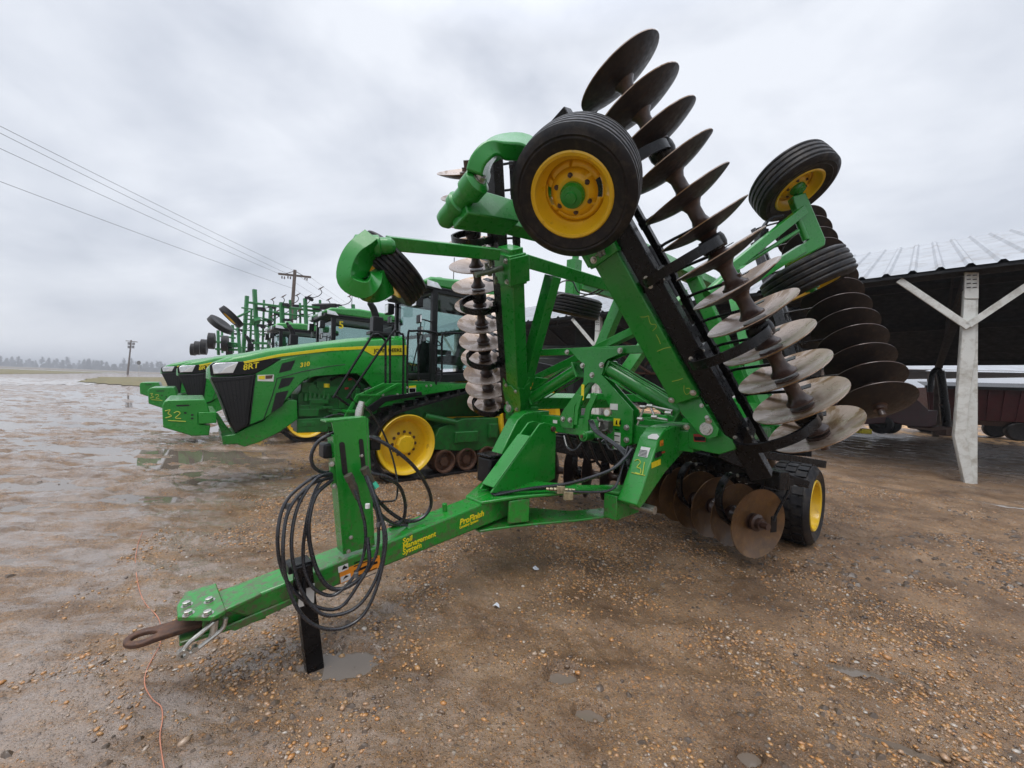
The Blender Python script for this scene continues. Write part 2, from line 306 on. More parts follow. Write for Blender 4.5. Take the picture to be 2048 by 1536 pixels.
def groundmat():
    m,t,b=nodes('wet gravel and mud'); c=coord(t)
    mud=ramp(t,noise(t,c,.9,6,.6),[(.3,(.135,.083,.046)),(.5,(.215,.138,.080)),(.7,(.30,.205,.130))])
    def cells(sc,stops,lo,hi,nsc):
        v=N(t,'ShaderNodeTexVoronoi'); v.inputs['Scale'].default_value=sc; v.inputs['Randomness'].default_value=1; t.links.new(c,v.inputs['Vector'])
        sx=N(t,'ShaderNodeSeparateColor'); t.links.new(v.outputs['Color'],sx.inputs[0])
        col=ramp(t,sx.outputs[0],stops)
        edge=ramp(t,v.outputs['Distance'],[(.28,(1,1,1)),(.52,(0,0,0))])
        area=ramp(t,noise(t,c,nsc,5,.6),[(lo,(0,0,0)),(hi,(1,1,1))]); gate=ramp(t,sx.outputs[1],[(.35,(0,0,0)),(.45,(1,1,1))])
        f=mixc(t,1.,edge,area,'MULTIPLY'); return col,mixc(t,1.,f,gate,'MULTIPLY')
    st=[(0,(.07,.05,.038)),(.25,(.24,.15,.09)),(.5,(.42,.24,.10)),(.74,(.38,.18,.06)),(.92,(.36,.27,.19)),(1,(.42,.37,.31))]
    c1,f1=cells(46,st,.36,.54,1.1); c2,f2=cells(105,st,.30,.46,1.6); c3,f3=cells(230,st,.2,.4,2.3)
    col0=mixc(t,f3,mud,c3)
    col=mixc(t,f2,col0,c2); col=mixc(t,f1,col,c1)
    dk=ramp(t,noise(t,c,2.3,6,.65),[(.34,(.50,.46,.43)),(.60,(1,1,1))]); col=mixc(t,1.,col,dk,'MULTIPLY')
    # wet clay on the left, sky sheen put into its pale colour
    wet=ramp(t,noise(t,c,1.7,6,.62),[(.38,(.17,)*3),(.52,(.40,)*3),(.66,(.75,)*3)]); sx_=N(t,'ShaderNodeSeparateXYZ'); t.links.new(c,sx_.inputs[0]); q1=N(t,'ShaderNodeMath',operation='MULTIPLY_ADD'); t.links.new(sx_.outputs[1],q1.inputs[0]); q1.inputs[1].default_value=.22; t.links.new(sx_.outputs[0],q1.inputs[2])
    q2=N(t,'ShaderNodeMath',operation='MULTIPLY_ADD'); t.links.new(noise(t,c,.8,5,.6),q2.inputs[0]); q2.inputs[1].default_value=3.2; t.links.new(q1.outputs[0],q2.inputs[2])
    mr=N(t,'ShaderNodeMapRange',clamp=True); mr.inputs[1].default_value=2.5; mr.inputs[2].default_value=.6; t.links.new(q2.outputs[0],mr.inputs[0]); wf=mr.outputs[0]
    mpw=N(t,'ShaderNodeMapping'); mpw.inputs['Scale'].default_value=(.8,2.4,1); t.links.new(c,mpw.inputs[0]); gw=ramp(t,noise(t,mpw.outputs[0],1.6,6,.68),[(.43,(0,0,0)),(.55,(1,1,1))]); wf=mixc(t,1.,wf,gw,'MULTIPLY')
    t.links.new(mixc(t,wf,wet,(.14,.14,.14)),b.inputs['Roughness']); wf2=N(t,'ShaderNodeMath',operation='MULTIPLY'); t.links.new(wf,wf2.inputs[0]); wf2.inputs[1].default_value=.62
    t.links.new(mixc(t,wf2.outputs[0],col,(.27,.215,.175)),b.inputs['Base Color']); b.inputs['Coat Roughness'].default_value=.06; t.links.new(wf2.outputs[0],b.inputs['Coat Weight'])
    b.inputs['Specular IOR Level'].default_value=.55
    hh=mixc(t,.5,f1,f2); hh=mixc(t,.35,hh,noise(t,c,150,4,.7)); bump(t,b,hh,.014,.95); return m
MAT['ground']=groundmat()
tag(npmesh('ground',co,quad,MAT['ground']),kind='structure')
def watermat():
    m,t,b=nodes('muddy puddle water'); c=coord(t)
    t.links.new(ramp(t,noise(t,c,.7,5),[(.3,(.12,.095,.072)),(.7,(.19,.155,.125))]),b.inputs['Base Color']); b.inputs['Roughness'].default_value=.03; b.inputs['IOR'].default_value=1.36; b.inputs['Specular IOR Level'].default_value=.8
    bump(t,b,noise(t,c,28,3,.5),.0012,.15); return m
MAT['water']=watermat()
m=MB()
for x0,x1,y0,y1 in ((-95,-1.6,2.2,95),(-1.35,-.35,1.5,2.2),(3.6,9.2,4.6,8.6),(.1,.62,1.6,2.25),(.9,2.3,1.4,2.35)): m.add([(x0,y0,WL),(x1,y0,WL),(x1,y1,WL),(x0,y1,WL)],[(0,1,2,3)])
tag(m.build('puddle_water',MAT['water'],flat=True),kind='structure')
# ------------------------------------------------------------------ far sheets
def sheet(name,pts,z,mat,wob=.08,kind='structure',n=14,seed=0):
    r=random.Random(seed); P=[]; k=len(pts); c=sum((G(*p) for p in pts),V((0,0,0)))/k
    for i in range(k):
        a=V(G(*pts[i])); b=V(G(*pts[(i+1)%k]))
        for j in range(n):
            q=a.lerp(b,j/n); q=c+(q-c)*(1+r.uniform(-wob,wob)); P.append(V((q.x,q.y,z)))
    mm=MB(); mm.add(P,[tuple(range(len(P)))]); o=mm.build(name,mat,flat=True); return tag(o,kind=kind)
MAT['gravelroad']=plain('wet pale gravel road',(.40,.37,.34),.25,0,.12,.6,(.25,.21,.18),.3,.3)
MAT['grass']=plain('winter grass',(.17,.135,.055),.85,0,.35,.5,(.10,.11,.035),.5,0,.05,3)
MAT['field']=plain('bare far field',(.16,.125,.09),.8,0,.25,.05,(.22,.18,.12),.4)
MAT['asphalt']=plain('wet road',(.42,.42,.43),.18,0,.08,.1)
sheet('field',[(-700,727),(60,734.2),(480,748),(2300,823),(1700,812),(1300,794),(700,765.5),(340,749),(-300,727.2)],.05,MAT['field'],0,n=3) if 0 else None
m=MB(); m.add([(-1500,150,.04),(1800,150,.04),(1800,1200,.04),(-1500,1200,.04)],[(0,1,2,3)]); tag(m.build('field',MAT['field'],flat=True),kind='structure')
m=MB(); m.add([(-1500,132,.08),(900,180,.08),(900,196,.08),(-1500,149,.08)],[(0,1,2,3)]); tag(m.build('road',MAT['asphalt'],flat=True),kind='structure')
sheet('gravel_drive',[(-260,737),(0,738.2),(340,750.5),(420,754),(340,762),(120,771),(-260,765)],.012,MAT['gravelroad'],.05,n=20,seed=2)
sheet('grass',[(-260,735.6),(0,737.2),(80,739.6),(260,745.2),(130,747.5),(0,748.5),(-260,747)],.05,MAT['grass'],.04,'stuff',16,3)
sheet('grass',[(148,764),(200,754.5),(345,755),(480,757),(480,783),(330,777),(230,770)],.06,MAT['grass'],.04,'stuff',16,4)
# ------------------------------------------------------------------ loose stones on the yard
def stones(n,name,rmax,szlo,szhi,seed):
    g=np.random.default_rng(seed); r=.75+ (rmax-.75)*g.random(n*3)**.75; a=g.uniform(-1.0,1.0,n*3); x=r*np.sin(a); y=r*np.cos(a)
    keep=(wetmask(x,y)<.35)&(g.random(n*3)<sst(.44,.60,fbm(x*1.3,y*1.3,5,21,.6))*.93+.05); x=x[keep][:n]; y=y[keep][:n]; k=len(x); z=height(x,y)
    bm=bmesh.new(); bmesh.ops.create_icosphere(bm,subdivisions=1,radius=1); bv=np.array([v.co for v in bm.verts]); bf=np.array([[v.index for v in f.verts] for f in bm.faces]); bm.free()
    sz=(szlo*(szhi/szlo)**(g.random(k)**2.2))[:,None,None]; sc=np.stack([g.uniform(.8,1.5,k),g.uniform(.6,1.1,k),g.uniform(.3,.75,k)],-1)[:,None,:]
    vv=bv[None]*(1+g.uniform(-.22,.22,(k,len(bv),1)))*sc*sz; an=g.uniform(0,6.28,k); ca,sa=np.cos(an)[:,None],np.sin(an)[:,None]
    xx=vv[...,0]*ca-vv[...,1]*sa; yy=vv[...,0]*sa+vv[...,1]*ca
    P=np.stack([xx+x[:,None],yy+y[:,None],vv[...,2]+z[:,None]+.12*sz[:,:,0]],-1).reshape(-1,3)
    Q=(bf[None]+(np.arange(k)*len(bv))[:,None,None]).reshape(-1,3)
    o=npmesh(name,P,Q,MAT['stone'],False); at=o.data.attributes.new('tone','FLOAT','POINT'); at.data.foreach_set('value',np.repeat(g.random(k),len(bv)).astype(np.float32)); return tag(o,kind='stuff')
m_,t,b=nodes('river gravel'); at=N(t,'ShaderNodeAttribute',attribute_name='tone'); t.links.new(ramp(t,at.outputs['Fac'],[(0,(.07,.05,.04)),(.2,(.20,.13,.08)),(.45,(.38,.22,.09)),(.70,(.42,.19,.055)),(.9,(.36,.26,.18)),(1,(.44,.40,.35))]),b.inputs['Base Color']); b.inputs['Roughness'].default_value=.3; b.inputs['Coat Weight'].default_value=.4; MAT['stone']=m_
stones(90000,'gravel',9.0,.003,.014,5); stones(2200,'gravel',6.5,.008,.022,6)
MAT['clod']=plain('dark mud clods',(.085,.058,.038),.5,0,.35,30,None,0,.3,.003,60)
def clods(n,seed):
    g=random.Random(seed); m=MB(); k=0
    while k<n:
        a=g.uniform(-.95,.95); r=1.2+7*g.random()**.8; x,y=r*math.sin(a),r*math.cos(a)
        if fbm(np.array(x*.8),np.array(y*.8),3,55)<.53: continue
        k+=1; z=float(height(x,y)); s=g.uniform(.006,.022)*(1 if r<4 else 1.6); nn=7; top=V((x,y,z+s*g.uniform(.4,.8))); P=[V((x+math.cos(6.283*i/nn)*s*g.uniform(.6,1.6),y+math.sin(6.283*i/nn)*s*g.uniform(.6,1.3),z-.004)) for i in range(nn)]; Q=[p.lerp(top,.55)+Z*s*.25*g.uniform(.3,1.2) for p in P]
        m.add(P+Q+[top],[(i,(i+1)%nn,nn+(i+1)%nn,nn+i) for i in range(nn)]+[(nn+i,nn+(i+1)%nn,2*nn) for i in range(nn)])
    return tag(m.build('mud',MAT['clod']),kind='stuff')
clods(1500,3)
# ------------------------------------------------------------------ treeline
MAT['bark']=plain('bare winter trees',(.055,.05,.045),.9,0,.3,.2)
def treeline():
    g=random.Random(3); mm=MB()
    def twig(p,q,r):
        d=q-p; s,_=perp(d,V((0,1,.1))); mm.add([p-s*r,p+s*r,q+s*r*.5,q-s*r*.5],[(0,1,2,3)])
    for i in range(560):
        ang=-.96+ i/560*1.95+g.uniform(-.003,.003); dd=g.uniform(560,720)
        if ang>-.35 and ang<.55: continue
        x=dd*math.tan(ang); hgt=g.uniform(8,15)*(1.0 if g.random()<.8 else 1.2); b0=V((x,dd,0)); top=b0+V((g.uniform(-.6,.6),0,hgt))
        twig(b0,b0.lerp(top,.8),g.uniform(.22,.4))
        for k in range(90):
            tt=g.uniform(.28,.95); p=b0.lerp(top,tt); rr=hgt*.30*math.sin(math.pi*min(1,.25+tt*.75))
            q=p+V((g.uniform(-rr,rr),g.uniform(-rr,rr)*.4,g.uniform(.02,.2)*hgt)); twig(p,q,g.uniform(.11,.22))
            for _ in range(3):
                e=q+V((g.uniform(-1.9,1.9),g.uniform(-.5,.5),g.uniform(-.6,1.4))); twig(p.lerp(q,g.uniform(.5,1)),e,g.uniform(.12,.28))
        for k in range(4):
            p=V((x+g.uniform(-4,4),dd+g.uniform(-6,6),0)); hh=g.uniform(3,8); ww=g.uniform(2,5); mm.add([p+V((-ww,0,0)),p+V((ww,0,0)),p+V((ww*.7,.3,hh*.8)),p+V((.2*ww,.2,hh)),p+V((-ww*.6,.1,hh*.75))],[(0,1,2,3,4)])
    return tag(mm.build('treeline',MAT['bark'],flat=True),kind='stuff')
treeline()
# ------------------------------------------------------------------ rainy air
m,t,b=nodes('rainy air'); t.nodes.remove(b); pv=N(t,'ShaderNodeVolumePrincipled'); pv.inputs['Color'].default_value=(.86,.89,.94,1); pv.inputs['Density'].default_value=HAZE; pv.inputs['Anisotropy'].default_value=.2
t.links.new(pv.outputs[0],t.nodes['Material Output'].inputs['Volume'])
hz=MB(); hz.hexa(V((0,0,13.)),V((4100,0,0)),V((0,4100,0)),V((0,0,15.))); tag(hz.build('haze',m,flat=True),kind='stuff')
# ------------------------------------------------------------------ folded disc harrow
GR=MAT['green']; BK=MAT['black']; ST=MAT['steel']
HR=root('disc_harrow',W(-2.5,0,0),'huge green disc harrow in front, both wings folded up with rows of rusty discs','disc harrow')
def bolt(p,n,r,parent,h=None,mat=None,name='bolt'):
    m=MB(); n=unit(n); h=h or r*.75; m.lathe(p-n*.002,n,[(0,0),(r*1.35,0),(r*1.35,h*.25),(0,h*.25)],14); m.lathe(p+n*h*.25,n,[(r,0),(r,h),(r*.75,h*1.15),(0,h*1.15)],6)
    return m.build(name,mat or ST,parent,ang=25)
# tongue
def tz(u,top=True): return (.372-.141*u if top else .268-.1035*u)
TNs=unit(F*.141+Z)
def PT(px,py,dz=0.): return onplane(px,py,TNs,W(0,0,.372+dz))
m=MB(); sd=[W(u,.1,z) for u,z in ((-.255,tz(-.255)),(-2.1,tz(-2.1)),(-2.1,tz(-2.1,0)),(-.40,tz(-.40,0)))]
m.prism(sd,-L*.2); tongue=m.build('tongue',GR,HR,.012)
m=MB(); m.prism([PT(*p,.004) for p in ((353,1221),(355,1243),(426,1243),(452,1229),(432,1174),(369,1193))],Z*.022); m.prism([W(u,.1,z) for u,z in ((-.27,.325),(-.62,.372),(-.66,.35),(-.32,.29))],L*.014)
m.prism([W(u,v,z) for u,v,z in ((-.12,.075,.30),(-.12,-.075,.30),(-.45,-.1,.315),(-.45,.1,.315))],Z*-.02); m.hexa(W(-.30,.06,.345),F*.10,L*.012,Z*.04); m.hexa(W(-.30,-.06,.345),F*.10,L*.012,Z*.04)
m.prism([PT(*p,.004) for p in ((440,1232),(524,1194),(516,1190),(438,1220))],Z*.02); cl=m.build('clevis_plate',GR,tongue,.005)
for p in ((374,1210),(377,1228),(419,1202),(416,1228)): bolt(PT(*p,.026),TNs,.017,cl)
m=MB(); ring=[]; hz_=.335; c0=W(.0,0,hz_)
n=26; o_=[c0+(F*math.cos(t)+L*math.sin(t))*.064 for t in [rad(a) for a in np.linspace(-118,118,n)]]; o_+=[W(-.34,.047,hz_),W(-.34,-.047,hz_)]
i_=[c0+(F*math.cos(t)*1.25+L*math.sin(t))*.032 for t in [rad(a) for a in np.linspace(-150,150,n)]]+[c0+F*-.046+L*.01,c0+F*-.046-L*.01]
k=len(o_); P=[p+Z*z for z in(.011,-.011) for p in o_+i_]; f=[]
for i in range(k):
    j=(i+1)%k; f+=[(i,j,k+j,k+i),(2*k+i,3*k+i,3*k+j,2*k+j),(i,2*k+i,2*k+j,j),(k+i,k+j,3*k+j,3*k+i)]
m.add(P,f); m.build('hitch_eye',MAT['rust'],tongue,.006)
m=MB()
for pp in (((452,1236),(446,1256),(420,1278),(390,1300),(366,1310)),((428,1244),(402,1266),(380,1284),(368,1300),(362,1308))): m.tube([Pv(*q,.13) for q in pp],.010,8,4)
m.lathe(Pv(366,1308,.13)-L*.02,L,[(.010,0),(.022,0),(.022,.035),(.010,.035)],14,closed=True); m.lathe(Pv(390,1298,.13)-L*.02,L,[(0,0),(.013,0),(.013,.03),(0,.03)],12); m.tube([Pv(430,1240,.12),Pv(428,1262,.12),Pv(424,1275,.12)],.016,8)
m.build('hitch_clevis',ST,tongue)
# jack
m=MB(); m.beam2(W(-.592,.155,.53),W(-.668,.165,-.03),F,.082,.07); jk=m.build('jack_stand',BK,HR,.006)
m=MB(); m.hexa(W(-.575,.145,.548),F*.055,L*.05,Z*.02); m.hexa(W(-.585,.2,.50),F*.045,L*.006,Z*.06); m.build('jack_cap',BK,jk,.005)
m=MB(); m.hexa(W(-.607,.1945,.40),F*.036,L*.002,Z*.05); m.build('jack_decal',MAT['white'],jk)
m=MB(); m.tube([W(-.59,.21,.50),W(-.59,.225,.40),W(-.60,.225,.36)],.008,8,3); m.build('jack_handle',BK,jk)
# hose post
PP=[Pv(*p,.092) for p in ((663.5,844.7),(669.6,870),(679,980),(690,1108),(746.5,1091),(738,960),(735.5,917),(733,837))]
m=MB(); m.prism(PP,-L*.012)
a,b_=PP[3],PP[0]; m.prism([PP[3],PP[1],PP[1]-L*.10,PP[3]-L*.10],F*.010); m.prism([PP[4],PP[7],PP[7]-L*.10,PP[4]-L*.10],-F*.010); m.prism([PP[0]+F*.03,PP[7],PP[7]-L*.1,PP[0]-L*.1+F*.03],Z*.010)
post=m.build('hose_post',GR,HR,.003)
def slot(p0,p1,w,nm='slot'):
    q0,q1=Pv(*p0,.0935),Pv(*p1,.0935); s=F*(w/2); m=MB(); d=unit(q1-q0); arc0=[q0+(F*math.cos(t)-d*math.sin(t))*(w/2) for t in np.linspace(0,math.pi,8)]; arc1=[q1+(-F*math.cos(t)+d*math.sin(t))*(w/2) for t in np.linspace(0,math.pi,8)]
    m.prism(arc0+arc1,L*.0015); return m.build(nm,MAT['dark'],post,flat=True)
slot((684,889),(690,945),.030); slot((722,882),(727,935),.026)
for p in ((723,911),(702,1075),(697,1103)): bolt(Pv(*p,.093),L,.009,post)
m=MB(); m.beam2(Pv(665,925,.06),Pv(669,974,.06),F,.035,.03); hb=m.build('hose_bracket',GR,post,.003); bolt(Pv(664,928,.078),L,.011,hb); bolt(Pv(669,972,.078),L,.011,hb)
for (x0,y0,x1,y1),v in (((643,885,668,915),.0),((735,872,755,900),-.02)):
    m=MB(); c=Pv((x0+x1)/2,(y0+y1)/2,v); m.hexa(c,F*.036,L*.05,Z*.042); m.build('lamp_housing',MAT['blackmatt'],post,.012)
m=MB(); m.tube([Pv(717,838,.0),Pv(719,822,.0),Pv(724,803,.0)],[.022,.024,.017],12); m.build('hose_holder',ST,post)
for x_,y_,v_ in ((735,1012,.245),(757,1049,.285),(712,1150,.27),(575,1012,.18),(600,1000,.165)):
    m=MB(); c_=Pv(x_,y_,v_); m.cyl(c_-Z*.012,c_+Z*.012,.0125,10); m.build('hose_tie',MAT['white'] if x_==735 else plain('dusty tie',(.10,.10,.10),.5),post)
# bundle of hydraulic hoses
def hose(pts,r=.0088,name='hydraulic_hose',mat=None,par=None):
    m=MB(); m.tube([Pv(x,y,v) for x,y,v in pts],r,9,7); return m.build(name,mat or MAT['hose'],par or post)
hose([(700,957,.17),(720,1010,.21),(731,1060,.24),(727,1110,.25),(706,1155,.26),(668,1190,.25),(632,1180,.23),(612,1150,.21),(606,1105,.19),(612,1050,.18),(624,1000,.16),(640,965,.12),(664,952,.08)])
hose([(727,942,.16),(748,1000,.24),(757,1050,.28),(752,1110,.29),(722,1160,.30),(684,1212,.29),(640,1216,.28),(590,1185,.26),(561,1130,.24),(556,1060,.22),(574,1000,.18),(622,958,.13),(662,946,.08)])
hose([(733,950,.18),(755,1010,.27),(768,1070,.32),(762,1130,.33),(735,1190,.34),(700,1222,.33),(650,1230,.31),(614,1200,.28),(591,1150,.26),(583,1080,.23),(597,1010,.19),(632,958,.14),(664,949,.08)])
hose([(741,965,.2),(765,1040,.3),(772,1085,.33),(758,1160,.35),(730,1225,.36),(688,1255,.35),(640,1255,.33),(600,1225,.3),(574,1165,.27),(566,1095,.25),(578,1020,.2),(620,970,.15),(664,955,.08)])
hose([(664,960,.1),(632,990,.16),(618,1040,.19),(620,1090,.2),(634,1140,.22),(655,1172,.24),(682,1178,.25),(716,1160,.28),(738,1130,.3),(735,1075,.27)],.011)
hose([(738,874,.05),(775,890,.06),(825,930,.06),(855,975,.05),(862,1010,.03),(845,1035,.02),(815,1043,.0),(785,1028,-.02),(760,1005,-.02),(745,985,.02)],.012)
hose([(740,946,.08),(775,955,.07),(800,975,.05),(810,1005,.03),(808,1035,.02),(795,1050,.0)],.011)
hose([(668,866,.05),(640,880,.05),(624,905,.05),(625,930,.05),(640,943,.05),(660,945,.04)],.010)
hose([(724,806,.0),(745,830,-.02),(765,862,-.04),(782,905,-.06),(792,945,-.05),(795,975,-.03),(790,1000,-.02),(760,1003,0)],.006)
hose([(745,985,.02),(748,1010,.02),(768,1035,.01),(792,1048,.0),(815,1050,0)],.011)
for i,p in enumerate((((697,952),(708,975),(716,998),.175),((729,938),(740,960),(748,972),.17))):
    m=MB(); q=[Pv(*x,p[3]) for x in p[:3]]; m.tube(q,[.02,.022,.014],8); m.cyl(q[0]+(q[0]-q[1])*.1,q[0]+(q[1]-q[0])*.4,.025,6); m.build('hose_coupling',MAT['rust'] if 0 else plain('grubby coupling',(.12,.11,.09),.4,.6,.4,40),post)
m=MB(); m.cyl(Pv(746,966,.18),Pv(753,976,.19),.018,10); m.build('hose_marker',plain('teal marker sleeve',(.05,.45,.28),.4),post)
m=MB(); e=[PT(805,1045,.003)+(F*math.cos(t)*.10+L*math.sin(t)*.045) for t in np.linspace(0,2*math.pi,24,endpoint=False)]; m.prism(e,TNs*.004); m.build('hose_opening',MAT['dark'],tongue,flat=True)
m=MB(); m.cyl(PT(890,1022),PT(890,1022)+TNs*.055,.018,16); m.build('tongue_pin',GR,tongue,.002)
# decals on the tongue
nT=L; xT=unit(-F+Z*.125)
def decal(px,py,w,h,mat,name='decal',v=.1015,par=None,x=None): 
    p=Pv(px,py,v); x=x or xT; y=unit(Z-x*Z.dot(x)); m=MB(); m.prism([p,p+x*w,p+x*w+y*h,p+y*h],L*.0012); return m.build(name,mat,par or tongue,flat=True)
decal(681,1168,.235,.075,MAT['orange'],'warning_decal')
for px,py,w,h,mt in ((708,1146,.14,.014,'black'),(708,1134,.14,.006,'black'),(708,1128,.10,.006,'black'),(682,1166,.055,.034,'white'),(677,1146,.055,.034,'white'),(710,1155,.13,.005,'black'),(712,1163,.12,.004,'black')): decal(px,py,w,h,MAT[mt],'decal_print',.1028)
for px,py,pts in ((686,1160,((0,0),(.012,.006),(.03,.008),(.03,.013),(.014,.02),(.006,.012))),(684,1140,((0,0),(.03,0),(.03,.006),(.02,.012),(.012,.022),(.005,.016)))):
    p=Pv(px,py,.104); m=MB(); m.prism([p+xT*a+Z*b for a,b in pts],L*.0008); m.build('decal_print',MAT['black'],tongue,flat=True)
yT=unit(Z-xT*Z.dot(xT))
for i,s in enumerate(('Soil','Management','System')): text(s,Pv(805,1088+i*11,.1012),xT,yT,.047,MAT['stripe'],'lettering',tongue,shear=.15,bold=.0008)
text('ProFinish',Pv(919,1051,.1012),xT,yT,.058,MAT['stripe'],'lettering',tongue,shear=.25,bold=.0016); text('Leveling System',Pv(919,1058,.1012),xT,yT,.026,MAT['stripe'],'lettering',tongue,shear=.2,bold=.0006)
# yoke: two plates that spread from the tongue to the frame pivots
for s in (1,-1):
    def q(u,v,z): return W(u,v*s,z)
    zt=lambda u:.372+.141*min(-u,2.32)
    m=MB(); topo=[(-1.80,.097),(-2.05,.235),(-2.45,.50),(-2.64,.60),(-2.66,.71),(-2.97,.71),(-2.98,.64),(-2.62,.40),(-2.42,.15),(-2.38,0),(-1.80,0)]
    m.prism([q(u,v,zt(u)+.018) for u,v in topo],Z*-.022)
    boto=[(-1.80,.094),(-2.05,.22),(-2.45,.49),(-2.66,.61),(-2.68,.70),(-2.97,.70),(-2.98,.62),(-2.55,.34),(-2.35,0),(-1.80,0)]
    m.prism([q(u,v,.268-.0915*u) for u,v in boto],Z*-.018)
    m.prism([q(-1.99,.2,.47),q(-2.13,.275,.48),q(-2.13,.275,.66),q(-1.99,.2,.64)],-L*s*.02)
    m.hexa(q(-2.80,.655,.60),F*.17,L*.058,Z*.092); 
    m.build('yoke_arm',GR,HR,.006)
    m=MB(); m.cyl(q(-2.84,.60,.60),q(-2.84,.915,.60),.032,18); m.build('pivot_pin',ST,HR)
m=MB(); m.cyl(W(-4.45,-1.25,.66),W(-4.45,1.25,.66),.11,20); m.hexa(W(-4.55,-.45,.62),F*.10,L*.04,Z*.30); m.hexa(W(-4.55,.45,.62),F*.10,L*.04,Z*.30); m.hexa(W(-4.3,0,.86),F*.08,L*.9,Z*.11); m.hexa(W(-3.75,-.15,.80),F*.05,L*.75,Z*.10); m.build('rockshaft',BK,HR,.012)  # black cross boxes beside the shaft are added to darken the centre
m=MB()
for i in range(7): m.tube([W(-3.5,-.5+.14*i,.98),W(-3.7,-.45+.14*i,.70-.03*(i%3)),W(-3.95,-.42+.13*i,.80),W(-4.3,-.4+.13*i,.98)],.016,6,4)
m.build('dark_filler_hoses',MAT['hose'],HR)  # black hoses added as filler to darken the gap behind the legs
# hose run and valve on the yoke
def hose3(pts,r,par=HR,mat=None,name='hydraulic_hose',n=8): m=MB(); m.tube(pts,r,8,n); return m.build(name,mat or MAT['hose'],par)
for k in range(5):
    o=(k-2)*.012; hose3([W(-1.95,.05+o,.665),W(-2.15,.22+o,.70+.006*k),W(-2.35,.42+o*2,.735+.012*k),W(-2.60,.60+o*2,.82+.015*k),W(-2.74,.67+o,.92+.01*k),W(-2.86,.68+o*.5,1.03)],.011)
hose3([W(-2.25,.36,.725),W(-2.45,.60,.73),W(-2.60,.70,.76),W(-2.72,.69,.90),W(-2.85,.66,1.05)],.010)
m=MB(); vx=unit(W(-2.45,.62,0)-W(-2.1,.3,0)); c=W(-2.30,.43,.735); m.hexa(c,vx*.03,perp(vx)[0]*.02,Z*.028)
for i in (-1,1):
    for j in range(3): m.cyl(c+vx*i*(.03+.028*j),c+vx*i*(.054+.028*j),.015-.002*j,6)
m.hexa(c+V((.05,-.06,-.03)),vx*.035,perp(vx)[0]*.008,Z*.03); m.build('hydraulic_valve',plain('brassy fitting',(.45,.40,.26),.35,.8,.3,40),HR,.002)
# levelling mast on the tongue: two lug plates and a sloping cover
mp=[(982,986),(1080,848),(1090,845),(1105,849),(1112,868),(1110,957),(1060,985)]
m=MB()
PA=[Pv(*p,.075) for p in mp]; m.prism(PA,-L*.018); m.prism([p-L*.15 for p in PA],L*.018)
a,b_=PA[0],PA[1]; d=b_-a; m.prism([a+d*.06-L*.002,a+d*.80-L*.002,a+d*.80-L*.148,a+d*.06-L*.148],(d.cross(L)).normalized()*-.012)
mast=m.build('level_mast',GR,HR,.004); c=Pv(1105,858,.075)
m=MB(); m.cyl(c-L*.2,c+L*.02,.024,16); m.build('mast_pin',MAT['rust'],mast)
# black hose box beside the mast
m=MB(); c=W(-2.12,-.20,.80); m.hexa(c-Z*.005,F*.075,L*.085,Z*.105); bx=m.build('hose_box',MAT['blackmatt'],HR,.018)
m=MB(); m.hexa(c+Z*.115,F*.08,L*.09,Z*.012); m.build('hose_box_lid',MAT['black'],bx,.01)
m=MB(); m.cyl(c-Z*.2+F*.03,c-Z*.1+F*.03,.02,10); m.cyl(c-Z*.2-F*.03,c-Z*.1-F*.03,.02,10); m.build('hose_box_foot',GR,bx)
# main frame legs
LEG=[(1373,849),(1340,853),(1318,853),(1304,857),(1293,872),(1284,889),(1271,925),(1262,963),(1258,995),(1263,1012),(1276,1018),(1288,1004),(1330,940),(1371.5,896)]
LP=[Pv(*p,.885) for p in [(1375,849),(1345,853),(1330,860),(1318,878),(1284,980),(1273,1010),(1280,1018),(1290,1006),(1330,946),(1373,897)]]
legs=[]
for s in (1,-1):
    pts=[]
    for p in LP: e=p-O; pts.append(W(e.dot(F),e.dot(L)*s,e.z))
    m=MB(); m.prism(pts,-L*s*.165); lg=m.build('frame_leg',GR,HR,.010); legs.append(lg)
def UZ(p): e=p-O; return e.dot(F),e.z
u1,z1=UZ(Pv(1284,905,.885)); 
# front-face direction of the leg between two profile points
pa,pb=Pv(1318,878,.885),Pv(1284,980,.885); fd=unit(pa-pb); fn=unit(L.cross(fd)); fn=fn if fn.dot(F)>0 else -fn
def onleg(px,py): return onplane(px,py,fn,pa+fn*.0035)
def stroke(pts,r,mat,par,name='chalk_mark',n=5):
    m=MB(); m.tube(pts,r,5,n); return m.build(name,mat,par)
def chalk(P,lst,par,r=.0036):
    for s in lst: stroke([P(*q) for q in s],r,MAT['chalk'],par)
chalk(onleg,[[(1269,922),(1276,919),(1281,925),(1274,934),(1281,938),(1280,947),(1270,945)],[(1289,924),(1287,936),(1285,950)],[(1263,945),(1275,948),(1290,951)]],legs[0])
def legdecal(px,py,w,h,mat,nm='leg_decal',dz=.0):
    p=onleg(px,py)+fn*dz; m=MB(); m.prism([p,p+L*w,p+L*w+fd*h,p+fd*h],fn*.001); return m.build(nm,mat,legs[0],flat=True)
legdecal(1276,912,.078,.085,MAT['white']); 
for i in range(5): legdecal(1277.5+i*.4,911-i*2.6,.066,.006,MAT['black'],'decal_print',.0015)
p=Pv(1303,937,.8865); x_=unit(Pv(1340,921,.8865)-p)
